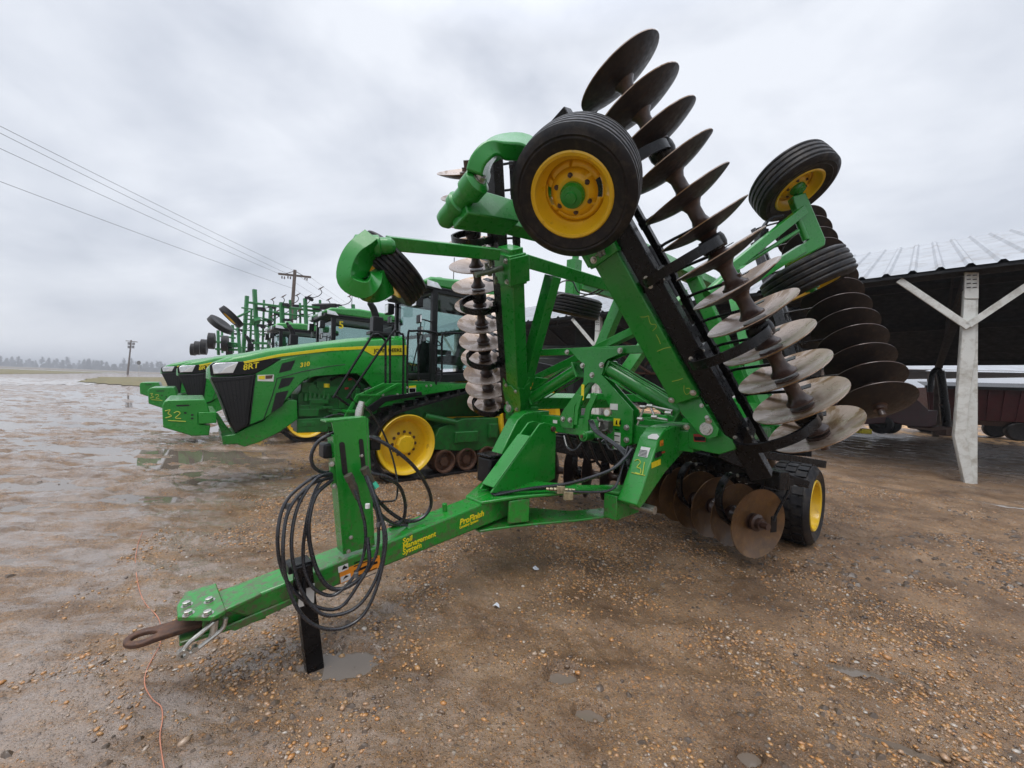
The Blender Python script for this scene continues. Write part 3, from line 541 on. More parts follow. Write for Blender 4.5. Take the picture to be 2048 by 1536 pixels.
for px,py,w,h,mt in ((1303,937,.145,.045,'stripe'),(1310,917,.11,.042,'black'),(1310,917,.032,.042,'white'),(1322,908,.066,.014,'red2'),(1320,893,.055,.045,'orange'),(1322,892,.045,.02,'black')):
    if mt=='red2': MAT.setdefault('red2',plain('red decal',(.42,.02,.02),.4,0,.1,10))
    p=Pv(px,py,.8868); y_=unit(Z-x_*Z.dot(x_)); m=MB(); m.prism([p,p+x_*w,p+x_*w+y_*h,p+y_*h],L*.001); m.build('leg_decal',MAT[mt],legs[0],flat=True)
m=MB(); p=onleg(1296,877); m.prism([p+L*a+fd*b for a,b in ((0,0),(.075,0),(.085,.03),(.06,.05),(.02,.045),(-.008,.02))],fn*.0015); m.build('leg_decal',MAT['white'],legs[0],flat=True)
# frame: cross tubes, side rails, hinge brackets
m=MB(); m.beam(W(-3.36,-1.0,1.10),W(-3.36,1.0,1.10),.16,.17)
for u in (-4.6,-5.75): m.beam(W(u,-1.05,1.08),W(u,1.05,1.08),.13,.13)
for v in (-.95,-.42,.42,.95): m.beam(W(-3.36,v,1.08),W(-5.9,v,1.06),.10,.12)
m.beam(W(-4.6,.3,1.30),W(-4.6,1.0,1.45),.09,.09); m.beam(W(-4.5,-.9,1.40),W(-4.5,.95,1.42),.09,.09)
m.build('main_frame',GR,HR,.006)
for s in (1,-1):
    m=MB(); pts=[Pu(*p,-3.27) for p in ((1376,846),(1400,838),(1436,852),(1449,869),(1471,884),(1470,899),(1438,909),(1376,896))]; q=[]
    for p in pts: e=p-O; q.append(W(e.dot(F),e.dot(L)*s,e.z))
    m.prism(q,-F*.22); hb=m.build('hinge_bracket',GR,HR,.006)
    m=MB(); c=W(-3.2,1.143*s,1.233); m.cyl(c-F*.3,c+F*.03,.035,20); m.lathe(c+F*.03,F,[(0,0),(.05,0),(.05,.012),(.034,.012),(.034,.03),(0,.03)],20); m.build('hinge_pin',ST,hb)
# mast plate (transport link) in the middle
TPp=[(1137.7,698.3),(1245.8,695.5),(1247,705),(1214,718.8),(1207.5,728),(1207,739),(1203,750),(1266,821),(1263.5,887),(1240,897),(1225,900),(1224,824),(1198,772),(1191,766.5),(1184,765),(1176,766.5),(1170.5,772),(1149,813),(1146,857),(1124,855),(1118,840),(1124,824),(1166.5,764),(1168,742),(1163.7,725.6),(1155.5,719)]
m=MB(); TPq=[Pu(*p,-3.24) for p in TPp]; m.prism(TPq,-F*.02); tp=m.build('mast_plate',GR,HR,.003)
m=MB(); m.prism([p-F*.10 for p in TPq],-F*.02); m.build('mast_plate',GR,HR,.003)
m=MB(); P1,P2=Pu(1065,705,-3.25),Pu(1322,696,-3.25)
m.beam2(P1-F*.05,P2-F*.05,F,.05,.075); m.build('lock_bar',GR,HR,.004)
for px,py in ((1134,704),(1240,701),(1165,731),(1203,730),(1184,750),(1253,855),(1253,880),(1126,838),(1140,840)): bolt(Pu(px,py,-3.238),F,.021,tp)
for px,py,w,h,mt in ((1162,800,.035,.16,'stripe'),(1220,819,.085,.058,'white'),(1227,851,.07,.07,'stripe'),(1228,898,.065,.16,'white'),(1106,846,.06,.035,'white')):
    p=Pu(px,py,-3.2365); m=MB(); m.prism([p,p+L*w,p+L*w+Z*h,p+Z*h],F*.0012); m.build('mast_decal',MAT[mt],tp,flat=True)
for i in range(4): p=Pu(1229,896-i*12,-3.235); m=MB(); m.prism([p,p+L*.055,p+L*.055+Z*.01,p+Z*.01],F*.001); m.build('decal_print',MAT['black'],tp,flat=True)
for p,w_,h_ in ((Pu(1231,849,-3.235),.022,.045),(Pu(1238,849,-3.235),.022,.045)): m=MB(); m.prism([p,p+L*w_,p+L*w_*.7+Z*h_,p+L*w_*.2+Z*h_*.8],F*.001); m.build('decal_print',MAT['black'],tp,flat=True)
# levelling link, gauge and plumbing between the legs of the mast
for dv in (0,1):
    m=MB(); pts=[(1163,876),(1166,840),(1171,815),(1186,785),(1194,790),(1180,822),(1176,850),(1178,872),(1172,882)] if dv==0 else [(1147,850),(1150,815),(1158,790),(1164,792),(1156,820),(1154,850)]
    m.prism([Pu(x,y,-3.10+.06*dv) for x,y in pts],-F*.025); m.build('level_link',GR,HR,.003)
c=Pu(1171,872,-3.06); m=MB(); m.lathe(c-F*.08,F,[(0,0),(.05,0),(.05,.12),(.03,.12),(.03,.135),(0,.135)],20); m.build('level_crank',GR,HR,.003); bolt(c+F*.05,F,.018,HR,mat=MAT['rust'])
m=MB(); c=Pu(1216,825,-3.08); m.lathe(c,F,[(0,0),(.036,0),(.036,.02),(.028,.022)],24); ga=m.build('pressure_gauge',plain('gauge case',(.55,.48,.34),.3,.5),HR)
m=MB(); m.lathe(c+F*.021,F,[(0,0),(.029,0)],24); m.build('gauge_dial',MAT['white'],ga)
m=MB(); g_=random.Random(4)
for i in range(16):
    c=Pu(1196+g_.uniform(0,22),838+g_.uniform(0,32),-3.08+g_.uniform(-.06,.03)); d=V((g_.uniform(-1,1),g_.uniform(-1,1),g_.uniform(-1,1))).normalized(); m.cyl(c-d*.03,c+d*.03,g_.uniform(.009,.016),6)
m.hexa(Pu(1212,852,-3.12),F*.04,L*.05,Z*.05); m.build('valve_block',plain('plated fittings',(.16,.155,.14),.4,.8,.4,40),HR,.002)
for k in range(4): o=.016*k; hose3([W(-3.1,.08+o,1.20),W(-3.0,.22+o,1.12),W(-2.95,.42+o,1.05),W(-2.90,.58+o,.98),W(-2.84,.68,.90-.03*k)],.010)
hose3([Pu(1128,872,-3.05),Pu(1135,895,-3.0),Pu(1150,900,-3.0),Pu(1164,885,-3.05)],.012); hose3([Pu(1210,880,-3.1),Pu(1218,897,-3.1),Pu(1228,900,-3.1)],.010)
m=MB()
for a,b_ in (((1282,815),(1300,812)),((1300,812),(1308,830)),((1300,812),(1345,822)),((1308,835),(1335,840)),((1275,850),(1288,815))): m.tube([Pu(*a,-3.15),Pu(*b_,-3.15)],.010,8)
for p in ((1285,814),(1299,812),(1308,834),(1280,838),(1336,826)): c=Pu(*p,-3.15); m.cyl(c-L*.02,c+L*.03,.018,6)
m.build('hydraulic_fitting',ST,HR)
# wing fold cylinders
for s,(a,b_),nm in ((1,((1217,737),(1366,826)),0),(-1,((1157,739),(1064,797)),0)):
    p0,p1=Pu(*a,-3.33),Pu(*b_,-3.33); d=unit(p1-p0); sd,up=perp(d,F)
    m=MB(); m.cyl(p0,p1,.066,24); cy=m.build('fold_cylinder',GR,HR)
    m=MB()
    for c in (p0,p1-d*.025): m.hexa(c+d*.0125,d*.0125,F*.07,unit(d.cross(F))*.088)
    m.build('cylinder_cap',GR,cy,.004)
    m=MB()
    for i,j in ((1,1),(1,-1),(-1,1),(-1,-1)): o_=F*.05*i+unit(d.cross(F))*.074*j; m.cyl(p0+o_,p1+o_,.008,8)
    m.build('tie_rod',GR,cy); m=MB(); m.cyl(p1,p1+d*.16,.028,14); m.build('cylinder_rod',ST,cy)
m=MB(); m.beam(Pu(1068,760,-3.62),Pu(1330,633,-3.62),.10,.085); m.build('cross_brace',GR,HR,.005)
# ------------------------------------------------------------------ gangs
def disc_mesh(mats):
    m=MB(); R=.305; dp=.068; pr=[]
    n=9
    for i in range(n+1): r=R*i/n; pr.append((r,dp*(r/R)**2-dp*.55))
    for i in range(n,-1,-1): r=R*i/n; pr.append((r,dp*(r/R)**2-dp*.55+.0065))
    m.cur=1; m.lathe(V((0,0,0)),Z,pr[:n+1],40); m.cur=0; m.lathe(V((0,0,0)),Z,pr[n:],40); o=m.build('disc',mats,None,ang=50); me=o.data; bpy.data.objects.remove(o); return me
DM=disc_mesh([MAT['disc'],MAT['discback']]); DMK=disc_mesh([MAT['spool'],MAT['discback']]); DMR=disc_mesh([MAT['discrust'],MAT['discback']])
def gang(p0,dv,nd,conc,n,fw,beam_off,beam_u=0.,springs=(),scr=True,ext=(.25,.15),split=None,name='disc_gang',scr_side=-1,dm=None):
    """p0 first disc centre, dv gang direction, n from beam to shaft, fw ahead"""
    sp=.2286; e=p0+dv*sp*(nd-1); dv=unit(dv); fw=unit(fw-dv*fw.dot(dv))
    m=MB(); bo=-n*beam_off+fw*beam_u; m.beam2(p0-dv*ext[0]+bo,e+dv*ext[1]+bo,n,.15,.11); g=m.build(name,BK,HR,.008)
    m=MB()
    for k in range(nd-1):
        a=p0+dv*sp*k; pr=[(.0,.012),(.082,.012),(.082,.026),(.06,.05),(.047,.085),(.046,.15),(.058,.18),(.074,.198),(.074,.212),(0,.212)]; m.lathe(a,dv,pr,18)
    for c,sg in ((p0,-1),(e,1)): m.lathe(c+dv*sg*.008,dv*sg,[(0,0),(.075,0),(.075,.02),(.05,.028),(.05,.06),(.028,.06),(.028,.12),(0,.12)],18)
    if split is not None:
        c=p0+dv*sp*split; m.lathe(c+dv*.012,dv,[(0,0),(.085,0),(.085,.02),(.045,.022),(.045,.065),(.026,.066),(.026,.095),(0,.095)],6); m.hexa(c+dv*.075,dv*.012,n*.06,fw*.025)
    m.build('gang_shaft',MAT['spool'],g)
    q=dv.to_track_quat('Z','Y').to_matrix().to_4x4()
    for k in range(nd):
        c=p0+dv*sp*k; o=bpy.data.objects.new('disc',dm or DM); COL.objects.link(o); own(o,g)
        fl=Matrix.Identity(4) if conc>0 else Matrix.Rotation(math.pi,4,'X')
        o.matrix_local=Matrix.Translation(c)@q@Matrix.Rotation(rad(3+random.uniform(-1.5,1.5)),4,'X')@Matrix.Rotation(rad(random.uniform(-1.2,1.2)),4,'Y')@fl@Matrix.Rotation(random.uniform(0,6.28),4,'Z')@Matrix.Scale(random.uniform(.955,1.0),4)
    for k in springs:
        c=p0+dv*sp*k; R=.17
        pts=[c-n*(beam_off-.02)-fw*.04,c-n*(beam_off-.03)+fw*.12]
        mid=c-n*(beam_off*.46); rr=beam_off*.5
        for a in np.linspace(70,-70,9): pts.append(mid+n*(-rr*math.sin(rad(a))*1.05)+fw*(.14+rr*math.cos(rad(a))*.85))
        pts+= [c+n*.06+fw*.12,c+n*.05-fw*.02]
        m=MB(); m.strip(pts,dv,.065,.022,3); m.hexa(c-n*(beam_off-.06)-fw*.02,dv*.06,n*.03,fw*.09); m.lathe(c-dv*.05,dv,[(0,0),(.075,0),(.085,.03),(.085,.07),(.075,.1),(0,.1)],18); m.build('bearing_hanger',BK,g)
        for i_ in (-1,1): bolt(c-n*(beam_off-.085)+dv*.035*i_+fw*.05,n,.012,g); bolt(c-n*(beam_off-.02)+fw*.155+dv*.035*i_,fw,.012,g)
    if scr:
        bo2=-n*(beam_off-.06)+fw*(.27*scr_side+beam_u); m=MB(); m.beam2(p0-dv*.1+bo2,e+dv*.08+bo2,n,.05,.065); sb=m.build('scraper_bar',BK,g,.004)
        for k in range(nd):
            c=p0+dv*(sp*k+.055*conc); tip=c+fw*scr_side*.15+n*.03; st=c+bo2+dv*.02
            m=MB(); m.tube([st,st+n*.07+dv*.01,tip-n*.12+fw*scr_side*.03,tip-n*.05],.012,7,3)
            m.beam2(tip-n*.09,tip+n*.05,dv,.006,.065); m.hexa(st,dv*.03,n*.03,fw*.03); m.build('scraper',BK,g)
    return g
al=rad(24.8)
GA={}
for s in (1,-1):
    H,wv,nv=wax(s); dv=F*math.sin(al)+wv*math.cos(al); p0=Wg(s,-3.388,-.207,.611)
    GA[s]=gang(p0,dv,13,1,nv,F,.46,.0,springs=(.6,3.55,6.5,9.6),split=5)
H,wv,nv=wax(1); ar=rad(26.8); gang(Wg(1,-4.999,-.087,.858),-F*math.sin(ar)+wv*math.cos(ar),13,1,nv,-F,.5,.0,springs=(1.5,4.5,7.5,10.5),split=6,dm=DMK)
for s in (1,-1):
    dv=F*math.sin(al)+L*s*math.cos(al); p0=W(-3.9,1.3*s,.40)-unit(dv)*.2286*6; gang(p0,dv,7,1,-Z,F,.42,0,springs=(.5,3.5,5.6),ext=(.1,.25),dm=DMR)
    dv=-F*math.sin(al)+L*s*math.cos(al); p0=W(-5.55,.12*s,.42); gang(p0,dv,6,-1,-Z,-F,.42,0,springs=(.5,3.5),scr=False,dm=DMR)
# ------------------------------------------------------------------ wings
for s in (1,-1):
    H,wv,nv=wax(s); dv=unit(F*math.sin(al)+wv*math.cos(al)); pd=unit(F*math.cos(al)-wv*math.sin(al))
    def tube(a,b_,w1=.16,t1=.16,nm='wing_tube',c=-.05,par=None):
        m=MB(); pa=Wg(s,a[0],a[1],c); pb=Wg(s,b_[0],b_[1],c); m.beam2(pa,pb,nv,w1,t1); return m.build(nm,GR,par or wing_,.008)
    m=MB(); a=Wg(s,-3.28,-.0,-.05); b_=Wg(s,-3.28,0,-.05)+dv*1.92; m.beam2(a+dv*.30,b_,nv,.215,.15); wing_=m.build('wing_frame',GR,HR,.010)
    tube((-3.42,.12),(-5.7,.12)); tube((-2.52,1.66),(-5.6,1.75),.13,.13); tube((-5.05,.1),(-5.05-.95,2.0),.17,.14)
    if s<0:
        m=MB(); p=[Pc(*q,-1,-.05) for q in ((1106,552),(1048,770))]; m.beam2(*p,nv,.14,.13); m.build('wing_tube',GR,wing_,.006)
        m=MB(); p=[Pc(*q,-1,-.05) for q in ((1242,600),(1190,725))]; m.beam2(*p,nv,.14,.13); m.build('wing_tube',GR,wing_,.006)
    else: tube((-3.7,.15),(-3.3,1.7),.13,.13); tube((-4.7,.15),(-4.4,1.75),.13,.13)
    # hinge foot of the wing
    m=MB(); fp=((1396,800),(1432,795),(1447,822),(1450,862),(1436,876),(1410,872),(1395,850)) if s>0 else None
    P=[]
    for x,y in ((1338,760),(1386,757),(1412,812),(1441,858),(1438,872),(1420,878),(1402,868),(1366,826)): e=Pu(x,y,-3.2)-O; P.append(W(e.dot(F),e.dot(L)*s,e.z))
    m.prism(P,F*.035); m.prism([p-F*.30 for p in P],F*.03); ft=m.build('wing_hinge',GR,wing_,.004)
    for x,y in ((1386,768),(1398,790),(1407,811),(1345,770),(1418,835)):
        e=Pu(x-(4 if x>1380 else -4),y,-3.165)-O; bolt(W(e.dot(F),e.dot(L)*s,e.z),F,.013,ft)
    # sleeve plate at the foot of the post
    c=a+dv*.22
    if s<0:
        m=MB(); k_=[(-.14,-.20),(.12,-.20),(.17,.05),(.15,.20),(.08,.13),(0,.17),(-.08,.13),(-.15,.20),(-.17,.0)]; m.prism([c+pd*.079+nv*i+dv*j for i,j in k_],pd*.012); m.prism([c-nv*.111+pd*i+dv*j for i,j in ((-.1,-.2),(.09,-.2),(.09,.2),(.0,.14),(-.1,.2))],nv*-.012); m.build('wing_sleeve',GR,wing_,.004)
    for k,(i,j) in enumerate(((-.12,-.09),(-.12,.09),(.13,-.09),(.13,.09))): bolt(c+pd*.091+dv*i+nv*j,pd,.018,wing_)
    # clamp with caster arm at the top
    top=a+dv*1.72
    m=MB(); m.hexa(top+pd*.01,dv*.15,nv*.13,pd*.10); m.hexa(top-nv*.12,dv*.13,pd*.12,nv*.02); cp=m.build('caster_clamp',GR,wing_,.008)
    for i in (-.1,.1): bolt(top+pd*.112+dv*i+nv*.07*-1,pd,.02,cp)
    m=MB(); g_=random.Random(2)
    for i in range(9): c=top+pd*(.16+g_.uniform(0,.1))+dv*g_.uniform(-.1,.1)+nv*g_.uniform(-.02,.12); m.cyl(c-dv*.03,c+dv*.035,g_.uniform(.012,.024),6); m.cyl(c-nv*.03,c+nv*.02,.01,6)
    m.cyl(top+pd*.10+dv*.02,top+pd*.42+dv*.02,.026,12); m.build('clamp_hardware',plain('plated hardware',(.20,.22,.18),.35,.6,.4,40),cp)
    # lower black link & lock hardware beside the beam
    m=MB(); e1=Wg(s,-3.25,-.02,.10); m.beam2(e1-pd*.12+nv*.04,e1-pd*.12+nv*.04+dv*1.9,nv,.10,.07)
    for k in (.25,.75,1.25): c=e1-pd*.12+nv*.03+dv*k; m.hexa(c,dv*.05,nv*.09,pd*.07); m.cyl(c+nv*.02-pd*.08,c+nv*.02+pd*.1,.03,12)
    m.build('gang_link',BK,wing_,.005)
    m=MB(); c=e1-pd*.22+nv*.06; m.cyl(c+dv*.15,c+dv*.62,.05,16); m.cyl(c+dv*.62,c+dv*.95,.022,12); m.cyl(c+dv*1.05,c+dv*1.5,.05,16); m.build('gang_cylinder',BK,wing_)
    hose3([e1-pd*.2+dv*.1,e1-pd*.3+dv*.5+nv*.05,e1-pd*.25+dv*.9,e1-pd*.3+dv*1.4+nv*.1],.010,wing_)
# marker strokes on the near wing post ("31" sideways, a bar, B)
def onpost(px,py): 
    H,wv,nv=wax(1); dv=unit(F*math.sin(al)+wv*math.cos(al)); pd=unit(F*math.cos(al)-wv*math.sin(al)); return onplane(px,py,pd,Wg(1,-3.28,0,-.05)+pd*.0765)
WN=[o for o in HR.children if o.name.startswith('wing_frame')]
chalk(onpost,[[(1281,634),(1290,634),(1297,632),(1298,639),(1302,648),(1311,649),(1312,655),(1305,662)],[(1312,669),(1317,678),(1321,688)],[(1314,703),(1328,697),(1342,694)],[(1344,763),(1357,760),(1366,757)],[(1368,771),(1368,782),(1373,789),(1380,784),(1379,777),(1372,777)]],WN[0],.0020)
# ------------------------------------------------------------------ wheels
def wheel(c,ax,R,wd,rr,par,ribs=5,name='wheel',dish=-.03,slots=True,block=False,hubmat=None):
    ax=unit(ax); h=wd/2; m=MB(); dc=h+dish
    m.lathe(c,ax,[(rr*1.06,h*.92),(rr*1.10,h*.98),(rr*1.06,h*1.04),(rr*.98,h*1.0),(rr*.93,h*.55),(rr*.80,h*.35),(rr*.78,-h*.3),(rr*.93,-h*.5),(rr*1.0,-h*.95),(rr*1.07,-h*.95)],48)
    m.lathe(c,ax,[(0,dc-.02),(rr*.42,dc-.02),(rr*.50,dc-.035),(rr*.62,dc-.055)],48)
    for a0,a1 in ((20,160),(200,340)) if slots else ((0,360),): m.lathe(c,ax,[(rr*.62,dc-.055),(rr*.80,dc-.075)],24,a0,a1)
    if slots: m.lathe(c,ax,[(rr*.74,dc-.068),(rr*.80,dc-.075)],24,158,202); m.lathe(c,ax,[(rr*.74,dc-.068),(rr*.80,dc-.075)],24,-22,22)
    wm=m.build(name,MAT['yellow'],par,ang=40)
    for _ in (0,):
        sm=wm.modifiers.new('t','SOLIDIFY'); sm.thickness=.004
    m=MB(); pr=[(rr*1.0,h*.88),(rr*1.12,h*.97),(rr*1.3,h*1.06),(rr*1.36,h*1.09),(rr*1.40,h*1.06),((R+rr)*.53,h*1.09),(R*.84,h*1.08),(R*.855,h*1.10),(R*.87,h*1.07),(R*.90,h*1.05),(R*.955,h*.94)]
    xs=np.linspace(.86,-.86,ribs*4+1); g=R*.030
    for i,x in enumerate(xs):
        cr=R*(1-.022*abs(x)**2.5); pr.append((cr-(g if i%4==2 and 0<i<len(xs)-1 else 0),h*x))
    pr+=[(R*.955,-h*.94),(R*.88,-h*1.06),((R+rr)*.53,-h*1.10),(rr*1.3,-h*1.06),(rr*1.1,-h*.97),(rr*1.0,-h*.88)]
    m.lathe(c,ax,pr,64)
    if block:
        s_,u_=perp(ax)
        for k in range(26):
            t=2*math.pi*k/26
            for j,x in enumerate((-.55,0,.55)): tt=t+(j%2)*.12; rd=s_*math.cos(tt)+u_*math.sin(tt); m.hexa(c+rd*(R+.000)+ax*h*x,rd*.009,ax*h*.24,ax.cross(rd)*.036)
    m.build('tyre',MAT['tyre'],wm,ang=28)
    m=MB(); m.lathe(c,ax,[(0,dc-.02),(rr*.33,dc-.02),(rr*.33,dc+.005),(rr*.30,dc+.015),(rr*.28,dc+.03),(rr*.16,dc+.035),(rr*.14,dc+.05),(0,dc+.052)],24); hub=m.build('hub',hubmat or GR,wm,ang=25)
    a,b_=perp(ax)
    for k in range(6): t=rad(60*k+30); bolt(c+ax*(dc-.02)+(a*math.cos(t)+b_*math.sin(t))*rr*.47,ax,rr*.052,hub,mat=MAT['spool'],name='lug_nut')
    return wm
def wdir(s,th): H,wv,nv=wax(s); return unit(F*math.cos(rad(th))-wv*math.sin(rad(th)))
# near stabiliser wheel on its goose neck
ax=wdir(1,49); fc=D(1143,394,2.19); wheel(fc-ax*.115,ax,.365,.25,.215,HR)
def caster(s,pv0,pv1,neck,armt):
    d=unit(pv1-pv0); m=MB(); m.cyl(pv0,pv1,.062,24); m.lathe(pv0,-d,[(.062,0),(.058,.03),(.035,.055),(0,.06)],24); m.lathe(pv0+(pv1-pv0)*.42,d,[(.062,0),(.078,.01),(.078,.05),(.062,.06)],24); m.lathe(pv1,d,[(.062,0),(.08,.01),(.08,.10),(.05,.12),(0,.12)],24); cs=m.build('caster_pivot',GR,HR,.0)
    bolt(pv1+d*.12,d,.03,cs)
    return cs
p0,p1=Wg(1,-1.36,1.60,-.40),Wg(1,-1.36,1.60,-.16); cs=caster(1,p0,p1,None,None)
d=unit(p1-p0); m=MB(); nk=[D(955,355,2.30),D(965,325,2.28),D(985,302,2.29),D(1015,294,2.31),D(1050,297,2.34),D(1085,325,2.36),D(1105,360,2.36),D(1120,385,2.36)]
ns=ax; k=len(smooth(nk,5)); m.strip(nk,ns,.19,.10,5); m.build('caster_neck',GR,HR,.012)
m=MB(); m.cyl(fc-ax*.30,fc-ax*.1,.05,16); m.build('caster_axle',GR,HR)
m=MB(); m.beam2(Wg(1,-1.40,1.60,-.30),Wg(1,-2.55,1.62,-.16),V(wax(1)[1]),.13,.10); m.prism([Wg(1,-1.36,1.48,-.36),Wg(1,-1.36,1.70,-.36),Wg(1,-1.75,1.70,-.30),Wg(1,-1.75,1.52,-.30)],wax(1)[2]*.16); m.build('caster_arm',GR,HR,.010)
# far stabiliser wheel
ax=wdir(-1,55); fc=D(780,540,3.24); wheel(fc,ax,.325,.21,.195,HR,dish=-.05)
m=MB(); p0=Wg(-1,-2.35,1.64,-.05); p1=Wg(-1,-1.30,1.46,-.05); m.beam2(p0,p1,wax(-1)[1],.105,.10); m.build('caster_arm',GR,HR,.008)
cs=caster(-1,D(775,492,2.92),D(742,492,2.88),None,None)
m=MB(); nk=[D(748,486,2.88),D(722,508,2.84),D(708,535,2.82),D(706,562,2.82),D(724,576,2.84),D(748,574,2.92),D(770,562,3.05)]; m.strip(nk,unit(V((.25,1,.15))),.20,.12,5); m.build('caster_neck',GR,HR,.014)
m=MB(); m.prism([D(735,574,2.84),D(763,590,2.95),D(784,562,3.12),D(752,556,2.92)],V((0,.05,0))); m.build('caster_axle',GR,HR,.005)
# wing transport wheels (duals, near wing) with arms
H,wv,nv=wax(1)
cA=Wg(1,-4.58,2.14,1.05); cB=Wg(1,-4.62,1.21,.82)
tiltA=unit(-wv+nv*.18+F*.10); tiltB=unit(-wv+nv*.05-F*.20)
wheel(cA,tiltA,.368,.25,.205,HR,4); wheel(cB,tiltB,.372,.26,.205,HR,4)
m=MB(); m.prism([D(*p,3.78) for p in ((1584,392),(1612,384),(1652,478),(1651,490),(1628,503),(1580,528),(1576,516),(1618,478))],V((.02,.10,.0))); m.build('wheel_beam',GR,HR,.012)
for a,b_ in (((1606,421),(1458,540)),((1604,497),(1452,592))): m=MB(); m.beam(D(*a,3.80),D(*b_,3.62),.075,.085); m.build('lift_arm',GR,HR,.005)
m=MB(); m.cyl(D(1590,424,3.8),D(1612,480,3.8),.03,14); m.build('arm_pivot',GR,HR)
m=MB(); a,b_=D(1470,540,3.66),D(1500,515,3.70); m.cyl(D(1415,590,3.6),a,.052,18); m.cyl(a,D(1596,462,3.8),.02,12); m.hexa(a,unit(b_-a)*.03,V((.06,0,.02)),V((0,.06,0))); m.build('lift_cylinder',GR,HR)
m=MB(); m.strip([D(1530,470,3.9),D(1527,455,3.9),D(1540,438,3.9),D(1565,433,3.9)],V((0,1,0)),.06,.02,4); m.hexa(D(1524,470,3.9),V((.04,0,0)),V((0,.04,0)),V((0,0,.05))); m.build('bearing_hanger',BK,HR)
# far wing transport wheel
H,wv,nv=wax(-1); cF=D(1148,612,5.75); wheel(cF,unit(wv+nv*.12),.40,.26,.22,HR,5,dish=-.06)
m=MB(); m.beam2(D(1149,520,5.7),D(1144,598,5.75),F,.16,.16); m.cyl(D(1153,500,5.7),D(1150,525,5.7),.05,12); m.build('wheel_leg',GR,HR,.006)
m=MB(); m.beam(D(1160,573,5.75),D(1250,598,6.1),.09,.09); m.cyl(D(1170,562,5.7),D(1232,575,5.9),.045,12); m.build('lift_arm',GR,HR,.004)
hose3([D(1110,575,4.8),D(1125,563,4.8),D(1145,563,4.8),D(1158,585,4.8),D(1190,588,4.8),D(1215,575,4.8)],.009); hose3([D(1108,594,4.8),D(1125,588,4.8),D(1165,592,4.8),D(1212,573,4.8)],.009)
# centre transport wheel
wheel(D(1590,1003,4.06),unit(L+F*.02),.40,.345,.235,HR,3,dish=-.12,slots=False,block=True)
m=MB(); m.beam(D(1432,900,3.35),D(1520,938,3.42),.12,.12); m.beam(D(1520,938,3.42),D(1612,968,3.50),.07,.07); m.build('gang_beam_end',BK,HR,.006)
m=MB(); m.beam(D(1500,905,4.3),D(1645,928,4.7),.09,.09); m.build('rear_gang_beam',BK,HR,.006)
m=MB(); m.prism([D(*p,3.3) for p in ((1452,842),(1472,860),(1520,905),(1528,925),(1500,925),(1462,890))],V((.0,.09,0))); m.build('hinge_link',BK,HR,.005); bolt(D(1508,938,3.3),V((-.5,-1,0)),.035,HR,mat=MAT['rust'])
m=MB(); m.beam(D(1492,915,3.9),D(1506,975,3.9),.09,.05); m.build('wheel_leg',GR,HR,.004)
m=MB(); m.prism([Pu(*p,-3.255) for p in ((1387,868),(1411,869),(1411,884),(1388,883))],F*.002); m.build('warning_decal',MAT['red2'],HR,flat=True); m=MB(); m.prism([Pu(*p,-3.2525) for p in ((1388,873),(1410,874),(1410,882),(1389,881))],F*.0015); m.build('decal_print',MAT['black'],HR,flat=True)
# ------------------------------------------------------------------ tracked tractors
TR=root('tracked_tractor',Tw(-1.3,-1.25,0),'nearest green tracked tractor, with 310 on its hood and 32 chalked on its front weights','tractor','tracked tractors parked in a row')
GD=MAT['green_dull']
def tpoly(px,y,dx,mat,name,par,bevel=.006,ang=32):
    m=MB(); m.prism([Pt(*p,y) for p in px],-TL*dx); return m.build(name,mat,par,bevel,ang)
def tl(p): e=p-T0; return e.dot(TF),e.z
# hood: lofted body, shoulder line along the stripe
st=[(2.36,1.44,1.56,.20,1.58),(2.30,1.42,1.62,.33,1.66),(2.10,1.36,1.69,.41,1.77),(1.7,1.40,1.80,.445,1.90),(1.2,1.52,1.90,.455,2.02),(.6,1.60,2.02,.46,2.16),(.1,1.62,2.09,.46,2.25),(-.27,1.62,2.11,.455,2.30)]
m=MB(); vs=[];fs=[]
for x,zb,zs,hw,zc in st:
    rw=[(-hw,zb),(-hw,zs),(-hw*.93,zs+(zc-zs)*.55),(-hw*.6,zs+(zc-zs)*.9),(0,zc),(hw*.6,zs+(zc-zs)*.9),(hw*.93,zs+(zc-zs)*.55),(hw,zs),(hw,zb)]
    vs+=[Tw(x,-1.25+y,z) for y,z in rw]
n=9
for i in range(len(st)-1): fs+=[(i*n+j,i*n+j+1,(i+1)*n+j+1,(i+1)*n+j) for j in range(n-1)]
fs+=[tuple(range(n)),tuple(range((len(st)-1)*n+n-1,(len(st)-1)*n-1,-1))]
m.add(vs,fs); hood=m.build('hood',GR,TR,.012,40)
YS=-.795
SIDE=[(511,747),(563,719),(600,711),(660,701),(724,697),(745,710),(813,710),(813,772),(770,776),(747,779),(738,768),(728,757),(714,747),(697,740),(675,737),(654,739),(630,748),(609,760),(590,779),(575,797),(560,812),(541,829),(527,839),(498,851)]
sp=tpoly(SIDE,YS,.04,GR,'side_panel',TR,.010)
for s in (-1,):
    m=MB(); m.prism([V(p)-TL*.87 for p in [Pt(*q,YS) for q in SIDE]],-TL*.04); m.build('side_panel',GR,TR,.010)
def line(px,y,r,mat,par,name='crease',n=4): m=MB(); m.tube([Pt(*p,y) for p in px],r,6,n); return m.build(name,mat,par)
for v in (((564,727),(591,720),(582,740),(558,746)),((563,757),(589,754),(578,771),(556,778)),((552,786),(577,781),(565,812),(542,826))): tpoly(v,YS+.004,.004,MAT['dark'],'side_vent',sp,.0)
line(((511,748),(499,850),(527,839),(545,790),(554,757),(600,744),(656,733),(690,729)),YS+.001,.006,MAT['dark'],sp,n=1)
line(((724,698),(745,711),(813,711)),YS+.002,.006,MAT['dark'],sp,n=1)
